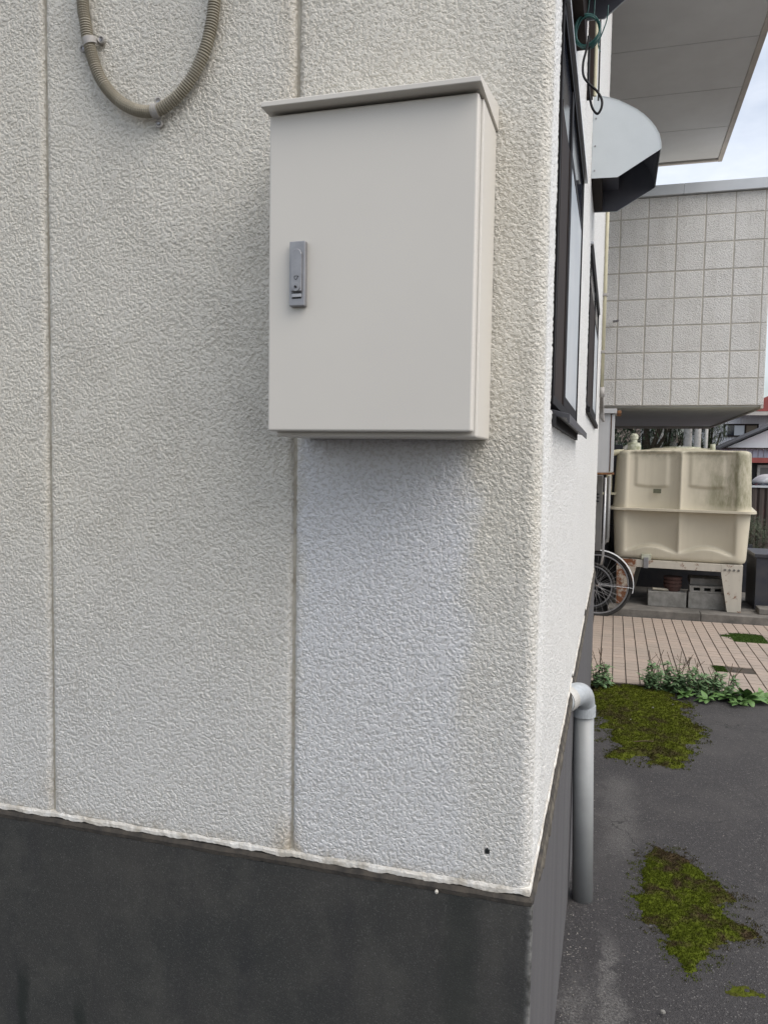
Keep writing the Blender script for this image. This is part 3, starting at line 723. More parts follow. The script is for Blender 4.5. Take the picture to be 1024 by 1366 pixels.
def sdf_poly(P, X, Y):
    d = np.full(X.shape, 1e9); inside = np.zeros(X.shape, bool); n = len(P)
    for i in range(n):
        a = np.array(P[i]); b = np.array(P[(i + 1) % n]); ab = b - a
        t = np.clip(((X - a[0]) * ab[0] + (Y - a[1]) * ab[1]) / (ab @ ab), 0, 1)
        d = np.minimum(d, np.hypot(X - a[0] - t * ab[0], Y - a[1] - t * ab[1]))
        c = ((a[1] > Y) != (b[1] > Y)) & (X < (b[0] - a[0]) * (Y - a[1]) / (b[1] - a[1] + 1e-12) + a[0]); inside ^= c
    return np.where(inside, d, -d)
def nz(X, Y, s, seed=0):
    return np.array([mnoise.fractal((x * s, y * s, seed), 1.0, 2.0, 3) for x, y in zip(X.ravel(), Y.ravel())]).reshape(X.shape)
def moss(name, poly, z, mat, label, jitter=.05, cell=.009, hgt=.012, blades=9000, blade=.008, seed=0, js=12, cut=0):
    P = np.array(poly); a = P.min(0) - .1; b = P.max(0) + .1
    xs = np.arange(a[0], b[0], cell); ysn = np.arange(a[1], b[1], cell); X, Y = np.meshgrid(xs, ysn)
    m = sdf_poly(poly, X, Y) + jitter * 1.6 * nz(X, Y, js, seed) + .02 * nz(X, Y, 45, seed + 3) - cut * np.clip(nz(X, Y, 22, seed + 8) , 0, 1)
    H = np.clip(m / .035, 0, 1) * hgt * (.6 + .9 * np.clip(nz(X, Y, 28, seed + 5) + .3, 0, 1.2))
    V = []; F = []; idx = -np.ones(X.shape, int)
    ok = m > 0
    for i in range(X.shape[0] - 1):
        for j in range(X.shape[1] - 1):
            if ok[i, j] or ok[i + 1, j] or ok[i, j + 1] or ok[i + 1, j + 1]:
                q = []
                for (p, r) in ((i, j), (i, j + 1), (i + 1, j + 1), (i + 1, j)):
                    if idx[p, r] < 0: idx[p, r] = len(V); V.append((X[p, r], Y[p, r], z + (H[p, r] if ok[p, r] else -.002)))
                    q.append(idx[p, r])
                F.append(q)
    cand = np.argwhere(ok); k = rng.integers(0, len(cand), blades)
    rim = np.argwhere((m > -.055) & (m <= 0) & (nz(X, Y, 35, seed + 11) > .02)); k2 = rng.integers(0, len(rim), blades // 7)
    for i, j in np.concatenate([cand[k], rim[k2]]):
        x = X[i, j] + rng.uniform(-.6, .6) * cell; y = Y[i, j] + rng.uniform(-.6, .6) * cell; h = z + H[i, j]
        for q in range(2):
            an = rng.uniform(0, 2 * math.pi); w = blade * rng.uniform(.12, .25); l = blade * rng.uniform(.5, 1.3)
            le = rng.uniform(0, .8) * l; an2 = rng.uniform(0, 6.28); n0 = len(V)
            V += [(x - math.cos(an) * w, y - math.sin(an) * w, h - .002), (x + math.cos(an) * w, y + math.sin(an) * w, h - .002), (x + math.cos(an2) * le, y + math.sin(an2) * le, h + l * .7)]
            F.append((n0, n0 + 1, n0 + 2))
    o = add(name, pymesh(V, F), MT[mat], origin=(float(P[:, 0].mean()), float(P[:, 1].mean()), z), smooth=False)
    return tag(o, label, 'moss', kind='stuff')
moss('moss', [(.36, 2.05), (.43, 2.02), (.49, 1.92), (.54, 1.82), (.60, 1.76), (.62, 1.70), (.55, 1.66), (.55, 1.58), (.60, 1.56), (.66, 1.50), (.60, 1.46), (.52, 1.42), (.46, 1.30), (.40, 1.22), (.36, 1.30), (.33, 1.42), (.27, 1.50), (.255, 1.62), (.28, 1.80), (.31, 1.96)], G, 'moss',
     'yellow-green moss patch alone on the dark asphalt near the drain pipe', .022, .006, .012, 13000, .008, 2, 14)
moss('moss', [(.0, 4.54), (.10, 4.55), (.50, 4.52), (.62, 4.30), (.60, 4.0), (.66, 3.75), (.68, 3.55), (.60, 3.45), (.56, 3.2), (.48, 2.98), (.40, 3.02), (.34, 3.12), (.20, 3.0), (.16, 3.15), (.22, 3.25), (.14, 3.5), (.10, 3.7), (.02, 3.9)], G, 'moss_d',
     'large brownish moss patch along the edge of the pavers, beside the weeds', .05, .012, .016, 16000, .012, 9, 8)
moss('moss', [(.52, 1.2), (.58, 1.19), (.62, 1.16), (.56, 1.13), (.50, 1.15)], G, 'moss_d', 'tiny dark moss scrap near the bottom right corner of the asphalt', .012, .006, .003, 160, .005, 5, 20)
mc = moss('moss', [(1.36 + .215 * math.cos(q), 6.55 + .235 * math.sin(q)) for q in [2 * math.pi * i / 20 for i in range(20)]], G + .012, 'grass', 'round mossy disc set into the pavers', .004, .012, .006, 2500, .010, 4, 20)
moss('moss', [(.905, 5.12), (1.03, 5.12), (1.01, 5.34), (.90, 5.34)], G + .0125, 'grass', 'green moss at one end of the gap left by missing pavers', .008, .008, .008, 1200, .010, 6, 20)
for k, (x, y, s) in enumerate(((.42, 4.02, .012), (.27, 3.72, .010), (.55, 4.14, .009), (.31, .98, .008))):
    tag(add('pebble', lathe((x, y, G + .012), [(.3 * s, -s * .4), (s, 0), (.8 * s, s * .5), (.2 * s, s * .7)], 8), MT['block'], origin=(x, y, G + .012)),
        ('small white pebble on the brownish moss, nearest the weeds', 'small white pebble on the brownish moss, nearer the drain pipe', 'small white pebble at the right side of the brownish moss', 'small pale pebble on the asphalt near the moss patch')[k], 'pebble')
tag(add('twig', tube([(.28, 3.30, G + .02), (.34, 3.32, G + .024), (.39, 3.34, G + .02)], .0025, 5), MT['stem'], origin=(.33, 3.3, G)), 'thin dry twig lying on the large brownish moss patch', 'twig')

V = []; F = []
for _ in range(900):
    if rng.random() < .45: x = FX + .012 + abs(rng.normal(0, .05)); y = rng.uniform(-.2, 4.5)
    elif rng.random() < .5: x = rng.uniform(0, 1.9); y = 4.55 - abs(rng.normal(0, .12))
    else: x = rng.uniform(.05, 1.6); y = rng.uniform(.3, 4.4)
    r0 = rng.uniform(.0012, .0042); n0 = len(V)
    for q in range(4): an = q * 1.571 + rng.uniform(-.4, .4); V.append((x + math.cos(an) * r0, y + math.sin(an) * r0, G + .0005))
    V.append((x + rng.uniform(-.3, .3) * r0, y, G + r0 * rng.uniform(.6, 1.2)))
    F += [(n0 + q, n0 + (q + 1) % 4, n0 + 4) for q in range(4)]
tag(add('grit', pymesh(V, F), simple('pale_grit', (.30, .28, .25), (.10, .095, .09), .9, 0, 9)), 'pale grit and crumbs scattered over the asphalt along the wall and pavers', 'grit', kind='stuff')

# weeds
def leaf(V, F, p, yaw, pitch, l, w, droop=.5, seg=4):
    d = Vector((math.cos(yaw) * math.cos(pitch), math.sin(yaw) * math.cos(pitch), math.sin(pitch))); s = Vector((-math.sin(yaw), math.cos(yaw), 0))
    p = Vector(p); n0 = len(V)
    for k in range(seg + 1):
        t = k / seg; ww = w * (math.sin(math.pi * min(1, t * .93 + .05)) ** .8) * .5
        n = s.cross(d).normalized()
        V += [p - s * ww + n * ww * .35, p.copy(), p + s * ww + n * ww * .35]
        d = (d + Vector((0, 0, -droop / seg))).normalized(); p = p + d * (l / seg)
    for k in range(seg):
        a = n0 + 3 * k; F += [(a, a + 1, a + 4, a + 3), (a + 1, a + 2, a + 5, a + 4)]
def weed(x, y, h, n, label, mat='weed', spread=.1, dry=4, ls=(.025, .06), seed=0):
    rg = random.Random(seed); T = thing('weed', label, 'weed', (x, y, G), 'weeds along the paving edge')
    V = []; F = []; st = []
    for s in range(n):
        a = rg.uniform(0, 6.28); rr = spread * math.sqrt(rg.random()); bx, by = x + math.cos(a) * rr * 1.1, y + math.sin(a) * rr * .55
        hh = h * rg.uniform(.35, 1); tx, ty = bx + rg.uniform(-.05, .05), by + rg.uniform(-.04, .04)
        P = [Vector((bx, by, G)), Vector(((bx + tx) / 2 + rg.uniform(-.01, .01), (by + ty) / 2, G + hh * .55)), Vector((tx, ty, G + hh))]
        st.append(tube(P, .0016, 4))
        for q in range(16):
            t = rg.uniform(.15, 1); p = P[0].lerp(P[2], t)
            leaf(V, F, p, rg.uniform(0, 6.28), rg.uniform(-.1, .8), rg.uniform(*ls), rg.uniform(.016, .034), rg.uniform(.3, 1), 2)
    add('foliage', pymesh(V, F), MT[mat], T)
    for s in range(dry):
        a = rg.uniform(-.2, .2); bx = x + rg.uniform(-spread, spread); hh = h * rg.uniform(1.1, 1.6); P = [(bx, y, G), (bx + a * .2, y, G + hh * .5), (bx + a * .6, y + rg.uniform(-.03, .03), G + hh)]
        st.append(tube(P, .002, 4)); e = Vector(P[1]).lerp(Vector(P[2]), .5)
        st.append(tube([e, e + Vector((rg.uniform(-.06, .06), 0, .05))], .0014, 4))
    add('stems', join(st), MT['stem'], T)
    return T
weed(.49, 4.50, .21, 24, 'grey-green weed with upright dry stalks, leftmost in the clump at the paving edge', seed=1, spread=.11, dry=5)
weed(.66, 4.48, .20, 30, 'grey-green bushy weed in the middle of the clump at the paving edge', seed=2, spread=.12, dry=5)
weed(.84, 4.48, .18, 28, 'grey-green weed just left of the bright broad-leaved plants', seed=3, spread=.11, dry=4)
weed(.075, 4.42, .20, 15, 'small weed growing right against the foundation corner behind the drain pipe', seed=4, spread=.06, dry=4)
def rosette(x, y, n, l, label, seed):
    rg = random.Random(seed); T = thing('broadleaf_plant', label, 'weed', (x, y, G), 'broad-leaved plants along the paving edge')
    for k in range(n):
        V = []; F = []; a = 6.28 * k / n + rg.uniform(-.2, .2); leaf(V, F, (x + .01 * math.cos(a), y + .01 * math.sin(a), G + .008 + .002 * k), a, rg.uniform(.3, 1.25), l * rg.uniform(.6, 1.15), l * rg.uniform(.34, .5), rg.uniform(.7, 1.6), 5)
        add('leaf', pymesh(V, F), MT['weed_b'], T, smooth=True)
for k, (x, y, n, l, lab) in enumerate(((.64, 4.36, 14, .075, 'low bright green plant in front of the middle bushy weed'), (.78, 4.33, 16, .08, 'low bright green plant left of the largest broad-leaved one'),
        (.93, 4.40, 20, .11, 'large bright broad-leaved plant in the middle right of the clump'), (1.05, 4.40, 20, .12, 'bright broad-leaved plant spreading onto the asphalt by the right edge'), (1.17, 4.46, 18, .11, 'bright broad-leaved plant at the right end, overlapping the pavers'), (.98, 4.30, 14, .075, 'small broad-leaved plant, foremost on the asphalt'))):
    rosette(x, y, n, l, lab, 20 + k)

# kerb / plinth
Kb = thing('concrete_plinth', 'low weathered concrete kerb that carries the water tank', 'kerb', (.9, 7.9, G))
for a, b in ((.10, 1.02), (1.025, 1.72), (1.725, 2.9)):
    add('kerb_stone', box((a, 7.235, G), (b, 7.40, -.755), .006), MT['kerb'], Kb)
add('slab', box((.11, 7.402, G), (2.9, 9.2, -.762)), MT['kerb'], Kb)

# ------------------------------------------------------------------ WATER TANK
TC = (.86, 8.08, -.76); TH = R(-6)
Tk = thing('water_tank', 'large cream plastic water tank on a rusty steel stand, algae on its right side', 'water tank', TC)
def tank_ring(hx, hy, rc, n=28):
    pts = []   # (x, y, nx, ny, side, u)
    for s, (cx, cy) in enumerate(((1, -1), (1, 1), (-1, 1), (-1, -1))):
        pass
    def seg(a, b, nrm, side, m):
        for k in range(m):
            t = k / m; pts.append((a[0] + (b[0] - a[0]) * t, a[1] + (b[1] - a[1]) * t, nrm[0], nrm[1], side, t))
    def arc(cx, cy, a0, m=10):
        for k in range(m):
            q = a0 + math.pi / 2 * k / m; pts.append((cx + rc * math.cos(q), cy + rc * math.sin(q), math.cos(q), math.sin(q), 9, 0))
    seg((-hx + rc, -hy), (hx - rc, -hy), (0, -1), 0, 72); arc(hx - rc, -hy + rc, -math.pi / 2)
    seg((hx, -hy + rc), (hx, hy - rc), (1, 0), 1, 48); arc(hx - rc, hy - rc, 0)
    seg((hx - rc, hy), (-hx + rc, hy), (0, 1), 2, 24); arc(-hx + rc, hy - rc, math.pi / 2)
    seg((-hx, hy - rc), (-hx, -hy + rc), (-1, 0), 3, 48); arc(-hx + rc, -hy + rc, math.pi)
    return pts
def sm(a, b, t): t = min(1, max(0, (t - a) / (b - a))); return t * t * (3 - 2 * t)
def tank_half(z0, z1, upper):
    hx, hy, rc = (.70, .56, .15) if upper else (.695, .555, .14)
    ring = tank_ring(hx, hy, rc); V = []; F = []; NZ = 44; n = len(ring)
    for i in range(NZ + 1):
        z = z0 + (z1 - z0) * i / NZ; tz = i / NZ
        tap = (.025 * tz) if upper else (.03 * (1 - tz))
        top = .0
        if upper and tz > .93: q = (tz - .93) / .07; top = .045 * (1 - math.sqrt(max(0, 1 - q * q)))
        if (not upper) and tz < .10: q = 1 - tz / .10; top = .03 * (1 - math.sqrt(max(0, 1 - q * q)))
        for (x, y, nx, ny, s, u) in ring:
            d = 0
            if s != 9:
                k = 2; t = (u * k) % 1
                flute = .075 * (1 - abs(math.sin(math.pi * t)) ** .62)        # cusped ridges between shallow hollows
                if upper:
                    # raised field in the upper part of each hollow
                    f = sm(.12, .2, t) * (1 - sm(.72, .8, t)) * sm(.40 - .05 * math.sin(math.pi * t), .44 - .05 * math.sin(math.pi * t), tz)
                    d = flute - .075 + .018 * f; d *= (1 - sm(.93, 1, tz)); 
                else:
                    arch = .15 + .13 * math.sin(math.pi * t) ** 1.5
                    d = (flute - .075) * sm(arch - .02, arch + .05, tz) if True else 0
                    d *= (1 - .0)
            else:
                d = 0
            V.append((TC[0] + x + nx * (d - tap - top), TC[1] + y + ny * (d - tap - top), z))
    for i in range(NZ):
        for k in range(n): l = (k + 1) % n; F.append((i * n + k, i * n + l, (i + 1) * n + l, (i + 1) * n + k))
    F.append(tuple(NZ * n + k for k in range(n))) if upper else F.append(tuple(range(n))[::-1])
    me = pymesh(V, F); return me
ZF = .285
add('lower_shell', tank_half(-.262, ZF - .012, False), MT['tank'], Tk, smooth=True)
add('upper_shell', tank_half(ZF + .012, .925, True), MT['tank'], Tk, smooth=True)
rg = tank_ring(.745, .61, .12)
V = [(TC[0] + p[0], TC[1] + p[1], ZF + s) for s in (-.0118, .0118) for p in rg]; n = len(rg)
F = [tuple(range(n))[::-1], tuple(range(n, 2 * n))] + [(k, (k + 1) % n, n + (k + 1) % n, n + k) for k in range(n)]
add('flange', pymesh(V, F), MT['tank'], Tk)
bm = bmesh.new(); V = []
add('domed_lid', lathe((TC[0] - .02, TC[1], .9), [(.50, 0.02), (.48, .030), (.34, .042), (.33, .05), (.31, .054), (.05, .057)], 36), MT['tank'], Tk, smooth=False)
add('hatch_ring', lathe((TC[0] - .02, TC[1] - .1, .945), [(.2, 0), (.2, .022), (.17, .024)], 28), MT['algae'], Tk)
add('vent_cap', lathe((TC[0] - .51, TC[1] - .32, .92), [(.075, 0), (.078, .05), (.07, .085), (.035, .09), (.033, .12), (.045, .128), (.045, .165), (.03, .185), (.01, .19)], 20), MT['algae'], Tk, smooth=False)
add('inlet_elbow', tube([(TC[0] - .60, TC[1] - .34, .905), (TC[0] - .60, TC[1] - .34, .945), (TC[0] - .57, TC[1] - .34, .962), (TC[0] - .53, TC[1] - .32, .965)], .028, 12), MT['pvc_w'], Tk, smooth=True)
add('overflow_pipe', tube(spline([(TC[0] - .60, TC[1] - .45, .90), (TC[0] - .70, TC[1] - .47, .89), (TC[0] - .745, TC[1] - .48, .83), (TC[0] - .745, TC[1] - .48, .45)], 8), .032, 14), MT['cream_pvc'], Tk, smooth=True)
add('overflow_pipe', tube([(TC[0] - .75, TC[1] - .48, .452), (TC[0] - .75, TC[1] - .48, -.1)], .026, 14), MT['pvc_w'], Tk, smooth=True)
add('pipe_bracket', box((TC[0] - .82, TC[1] - .50, .43), (TC[0] - .66, TC[1] - .46, .455)), MT['cream_pvc'], Tk)
add('stub_pipe', tube([(TC[0] + .30, TC[1] - .2, .90), (TC[0] + .30, TC[1] - .2, 1.0)], .026, 12), MT['algae'], Tk)
add('name_plate', box((TC[0] - .275, TC[1] - .538, .462), (TC[0] - .195, TC[1] - .528, .508)), simple('olive_plate', (.10, .105, .07), (.16, .16, .10), .5, 0, 60), Tk)
# stand
Sx0, Sx1, Sy0, Sy1 = TC[0] - .625, TC[0] + .635, TC[1] - .56, TC[1] + .52
fr = add('stand_beam', boxes([((Sx0 + .205, Sy0, -.345), (Sx1 - .205, Sy0 + .05, -.265)), ((Sx0, Sy1 - .05, -.345), (Sx1, Sy1, -.265)), ((Sx0, Sy0 + .06, -.344), (Sx0 + .05, Sy1 - .06, -.266)), ((Sx1 - .05, Sy0 + .06, -.344), (Sx1, Sy1 - .06, -.266)), ((Sx0 + .052, Sy0 + .052, -.276), (Sx1 - .052, Sy1 - .052, -.2645))], .003), MT['stand'], Tk)
def legplate(x0, x1, xb0, xb1, y, mat):
    m = prism([(x0, -.264), (x1, -.264), (x1, -.345), (xb1, -.76), (xb0, -.76), (x0, -.36)], 1, y, y + .012, .002); l = add('leg', m, MT[mat], Tk)
    return l
l1 = legplate(Sx0, Sx0 + .205, Sx0 + .01, Sx0 + .115, Sy0 - .004, 'stand_r'); l2 = legplate(Sx1 - .205, Sx1, Sx1 - .135, Sx1 - .008, Sy0 - .004, 'stand')
legplate(Sx0, Sx0 + .205, Sx0 + .01, Sx0 + .115, Sy1 - .008, 'stand'); legplate(Sx1 - .205, Sx1, Sx1 - .135, Sx1 - .008, Sy1 - .008, 'stand')
for xx, ld in ((Sx0, l1), (Sx1 - .012, l2)):
    add('leg', prism([(Sy0 + .008, -.264), (Sy0 + .16, -.264), (Sy0 + .09, -.76), (Sy0 + .008, -.76)], 0, xx, xx + .01), MT['stand'], Tk)
for k in range(4): add('bolt', cyl((Sx1 - .168 + k * .043, Sy0 - .013, -.318), .012, .009, 1, 8), MT['concrete'], l2)
add('strap_clip', boxes([((TC[0] - .345, Sy0 - .02, -.35), (TC[0] - .295, Sy0 - .004, -.235))], .003), MT['steel'], Tk)
add('strap_plate', box((TC[0] - .37, Sy0 - .003, -.262), (TC[0] - .27, Sy0 + .03, -.20), .003), MT['algae'], Tk)
Tk.rotation_euler = (0, 0, TH)

# blocks and pots stored under the tank
def blockthing(a, b, label, mat='block', holes=0):
    T = thing('concrete_block', label, 'concrete block', ((a[0] + b[0]) / 2, (a[1] + b[1]) / 2, a[2]), 'concrete blocks stored under the tank')
    if not holes: add('block', box(a, b, .006), MT[mat], T)
    else:
        L = []; n = holes; w = (b[0] - a[0]); hw = w * .18; gp = (w - n * hw) / (n + 1); zc0 = a[2] + (b[2] - a[2]) * .28; zc1 = b[2] - (b[2] - a[2]) * .22
        L.append(((a[0], a[1], a[2]), (b[0], b[1], zc0))); L.append(((a[0], a[1], zc1), (b[0], b[1], b[2])))
        for k in range(n + 1): x = a[0] + k * (gp + hw); L.append(((x, a[1], zc0), (x + gp, b[1], zc1)))
        L.append(((a[0] + .01, a[1] + .15, zc0 + .002), (b[0] - .01, b[1] - .02, zc1 - .002)))
        add('block', boxes(L, .001), MT[mat], T)
    return T
blockthing((.515, 7.56, -.762), (.905, 7.75, -.600), 'plain concrete block under the tank, the left one of the lower pair')
blockthing((.925, 7.56, -.762), (1.300, 7.75, -.592), 'stained concrete block under the tank, the right one of the lower pair')
blockthing((.935, 7.57, -.590), (1.290, 7.72, -.520), 'hollow concrete block with three dark holes, lying on the right block', holes=3)
tag(add('paving_slab', box((.945, 7.66, -.517), (1.27, 7.95, -.448), .005), MT['concrete'], origin=(1.1, 7.8, -.517)), 'pale slab lying on top of the hollow concrete block', 'slab')
T = thing('flower_pot', 'stack of old reddish pots on the left concrete block', 'flower pot', (.77, 7.68, -.598))
for k in range(3): add('pot', lathe((.77, 7.68, -.598 + k * .04), [(.075, 0), (.09, .05), (.095, .05), (.097, .075), (.08, .075)], 20), MT['terra'], T)
tag(add('short_pole', tube([(.56, 7.60, -.578), (.80, 7.64, -.590)], .014, 8), MT['conduit'], origin=(.68, 7.6, -.59)), 'short cream stick lying across the left concrete block', 'stick')
tag(add('crate', boxes([((1.60, 7.72, -.76), (2.4, 7.75, -.20)), ((1.60, 8.3, -.76), (2.4, 8.33, -.20)), ((1.60, 7.751, -.76), (1.63, 8.299, -.20)), ((2.37, 7.751, -.76), (2.4, 8.299, -.20)), ((1.58, 7.70, -.199), (2.42, 8.35, -.16))], .004), MT['navy'], origin=(2.0, 8.0, -.76)),
    'dark lidded storage bin right of the water tank', 'storage bin')
tag(add('added_dark_boards', boxes([((.22, 8.95 + k * .03, -.76), (1.75, 8.975 + k * .03, -.18 - .02 * k)) for k in range(3)]), MT['navy'], origin=(1, 9, -.76)), 'dark boards added behind the tank stand to deepen the shade', 'boards')  # added sheets that blacken the space under the tank
# loose blocks of stone at the right foot
tag(add('stone_slab', box((1.60, 7.44, -.762), (2.2, 7.66, -.70), .008), MT['kerb'], origin=(1.9, 7.5, -.76)), 'weathered stone slab in front of the dark storage bin', 'slab')

# ------------------------------------------------------------------ METER BOX, HEATER AND PIPES IN THE RECESS
Mb = thing('meter_box', 'white steel meter box with rusty edges and cap, hung on the corner', 'meter box', (-.08, 5.2, .67))
add('body', box((-.24, 5.2, .695), (.080, 5.5, 1.165), .003), MT['box'], Mb)
add('door', box((.088, 5.19, .70), (.112, 5.51, 1.16), .003), MT['box'], Mb)
add('hinge_gap', box((.0805, 5.205, .705), (.0875, 5.495, 1.155)), MT['rust'], Mb)
add('rain_cap', box((-.24, 5.17, 1.167), (.125, 5.53, 1.205), .003), MT['box'], Mb)
add('rust_edge', box((.127, 5.17, 1.165), (.16, 5.53, 1.190), .003), MT['rust'], Mb)
add('bottom_edge', box((-.24, 5.19, .68), (.12, 5.51, .694), .002), MT['rust'], Mb)
Cbd = tag(add('cable_bundle', join([tube(spline([(-.03 + k * .012, 4.72, 1.9), (-.03 + k * .011, 4.75, 1.5), (-.005 + .008 * k, 4.95, 1.3), (.0 + .008 * k, 5.12, 1.2), (.01 + .008 * k, 5.15, 1.12 - .01 * k)], 8), .010, 7) for k in range(3)]), MT['clamp'], origin=(0, 4.9, 1.4), smooth=True),
    'bundle of grey cables dropping into the top of the meter box', 'cable')
Ep = thing('wall_riser_pipe', 'thin yellowish pipe running up the far edge of the side wall', 'pipe', (.02, 4.5, 1.4))
add('pipe', tube([(.017, 4.5, 1.30), (.017, 4.5, 2.2), (.0165, 4.5, 3.3)], .012, 10), MT['cream_pvc'], Ep, smooth=True)
add('pipe', tube([(.017, 4.56, 1.28), (.02, 4.56, 3.0)], .008, 8), MT['black'], Ep, smooth=True)
for z in (1.55, 1.95): add('pipe_clip', box((.0, 4.482, z), (.034, 4.518, z + .02), .002), MT['clamp'], Ep)
add('socket', tube([(.017, 4.5, 1.24), (.017, 4.5, 1.31)], .018, 12), MT['clamp'], Ep, smooth=True)
tag(add('wall_hook', tube([(.06, 7.97, 2.37), (.09, 7.9, 2.36), (.11, 7.9, 2.37)], .014, 6), MT['steel'], origin=(.17, 7.95, 2.21)), 'small metal stub sticking out of the tiled wall', 'hook')
Ht = thing('water_heater', 'grey steel water heater cabinet with louvre slots under the meter box', 'water heater', (-.1, 5.75, -.05))
add('body', box((-.25, 5.6, .02), (.028, 5.95, .665), .004), MT['heater'], Ht)
for k in range(3): add('louvre', box((-.045, 5.594, .50 - k * .03), (.005, 5.599, .512 - k * .03)), MT['dark'], Ht)
Hp = thing('heater_pipes', 'vertical pipes beside the grey heater cabinet, one bright metal', 'pipe', (.07, 5.7, G))
add('metal_pipe', tube([(.052, 5.6, .65), (.052, 5.6, -.02), (.04, 5.65, -.1)], .010, 10), MT['steel_l'], Hp, smooth=True)
add('dark_pipe', tube([(.082, 5.75, .66), (.082, 5.75, .12), (.03, 5.75, .03), (-.1, 5.75, .0)], .016, 12), MT['heater'], Hp, smooth=True)
Jk = thing('stored_equipment', 'black covered equipment in the shade behind the bicycle wheels', 'equipment', (0, 8.0, G))
bm = bmesh.new(); bmesh.ops.create_icosphere(bm, subdivisions=4, radius=1)
for v_ in bm.verts:
    n_ = mnoise.fractal(v_.co * 2.2, 1, 2, 4); v_.co = Vector((v_.co.x * .34, v_.co.y * .22, v_.co.z * .40)) * (1 + .25 * n_) + Vector((-.12, 8.1, G + .42))
add('cover', fin(bm), MT['dark'], Jk, smooth=True)
add('added_shade_board', boxes([((-1.5, 8.5, G), (.21, 8.54, 1.0)), ((.02, 8.25, -.3), (.20, 8.4, .05))], .004), MT['navy'], Jk)  # dark boards added to blacken the gap behind the wheels
Sh = tag(add('added_shade_screen', box((-1.6, 9.6, G), (.42, 9.66, .90)), MT['navy'], origin=(-.6, 9.6, G)), 'dark screen added for shade left of the water tank', 'screen')  # added dark sheet that makes the passage look shaded

# ------------------------------------------------------------------ BICYCLES
def bicycle(wx, wy, sc, label, fender):
    T = thing('bicycle', label, 'bicycle', (wx, wy, G), 'bicycles parked beside the meter box')
    Rw = .335 * sc; cz = G + Rw; base = -1.06 * sc
    def P(x, z, dy=0): return (wx + x * sc, wy + dy, cz + z * sc)
    for cxo in (0, -1.06):
        c = Vector(P(cxo, 0)); N = 64
        wl_ = add('wheel', tube([c + Vector((math.cos(q), 0, math.sin(q))) * (Rw - .017) for q in [2 * math.pi * i / N for i in range(N)]], .017, 10, True), MT['tyre'], T, smooth=True)
        wl_.name = 'wheel'
        add('rim', tube([c + Vector((math.cos(q), 0, math.sin(q))) * (Rw - .042) for q in [2 * math.pi * i / N for i in range(N)]], .009, 8, True), MT['steel'], wl_, smooth=True)
        sp_ = []
        for i in range(28):
            q = 2 * math.pi * i / 28; s = 1 if i % 2 else -1; q2 = q + s * .9 * (1 if (i // 2) % 2 else -1)
            sp_.append(tube([c + Vector((math.cos(q2) * .02, s * .022, math.sin(q2) * .02)), c + Vector((math.cos(q), 0, math.sin(q))) * (Rw - .045)], .0013, 4))
        add('spokes', join(sp_), MT['steel'], wl_)
        add('hub', cyl((c.x, c.y - .035, c.z), .018, .07, 1, 14), MT['chrome'], wl_)
        if fender:
            a0, a1 = (R(-12), R(150)) if cxo == 0 else (R(10), R(190))
            V = []; F = []; n = 40
            for k in range(n + 1):
                q = a0 + (a1 - a0) * k / n
                for j in range(7):
                    w = (j - 3) / 3; rr = Rw + .016 - .010 * w * w
                    V.append(c + Vector((math.cos(q) * rr, w * .030, math.sin(q) * rr)))
            for k in range(n):
                for j in range(6): F.append((k * 7 + j, k * 7 + j + 1, k * 7 + 8 + j, k * 7 + 7 + j))
            add('mudguard', pymesh(V, F), MT['silver'], T, smooth=True)
            add('mudguard_stay', join([tube([c + Vector((0, s * .04, 0)), c + Vector((math.cos(a0 + .15) * Rw, s * .024, math.sin(a0 + .15) * Rw))], .0025, 5) for s in (-1, 1)]), MT['chrome'], T)
    fr_ = []
    for s in (-1, 1):
        fr_.append(tube([P(-1.06, 0, s * .05), P(-.64, -.05, s * .03)], .010 * sc, 8)); fr_.append(tube([P(-1.06, 0, s * .05), P(-.76, .38, s * .02)], .008 * sc, 8))
        fr_.append(tube(spline([P(0, 0, s * .045), P(-.05, .12, s * .045), P(-.13, .40, s * .035)], 6), .011 * sc, 8))
    for a, b in (((-.64, -.05), (-.80, .50)), ((-.64, -.05), (-.19, .42)), ((-.70, .16), (-.20, .52)), ((-.16, .40), (-.22, .62))): fr_.append(tube([P(*a), P(*b)], .016 * sc, 10))
    add('frame', join(fr_), MT['bikeframe'], T, smooth=True)
    add('saddle', prism([(wx - .98 * sc, cz + .53 * sc), (wx - .98 * sc, cz + .58 * sc), (wx - .74 * sc, cz + .565 * sc), (wx - .68 * sc, cz + .55 * sc), (wx - .74 * sc, cz + .53 * sc)], 1, wy - .07, wy + .07, .012), MT['black'], T)
    add('handlebar', tube(spline([P(-.42, .68, -.27), P(-.28, .70, -.22), P(-.23, .66, 0), P(-.28, .70, .22), P(-.42, .68, .27)], 8), .011, 8), MT['chrome'], T, smooth=True)
    add('pedal', boxes([(P(-.68, -.22, .06), P(-.60, -.20, .14)), (P(-.68, .10, -.14), P(-.60, .12, -.06))]), MT['black'], T)
    add('crank', join([tube([P(-.64, -.05, .05), P(-.64, -.21, .055)], .008, 8), tube([P(-.64, -.05, -.05), P(-.64, .11, -.055)], .008, 8), cyl(P(-.64, -.05, .03), .075, .004, 1, 24)]), MT['chrome'], T)
    return T
bicycle(-.010, 7.17, 1.05, 'front bicycle whose large wheel with chrome mudguard shows past the corner', True)
bicycle(-.09, 7.55, .80, 'smaller bicycle whose thin wheel shows inside the larger wheel', False)

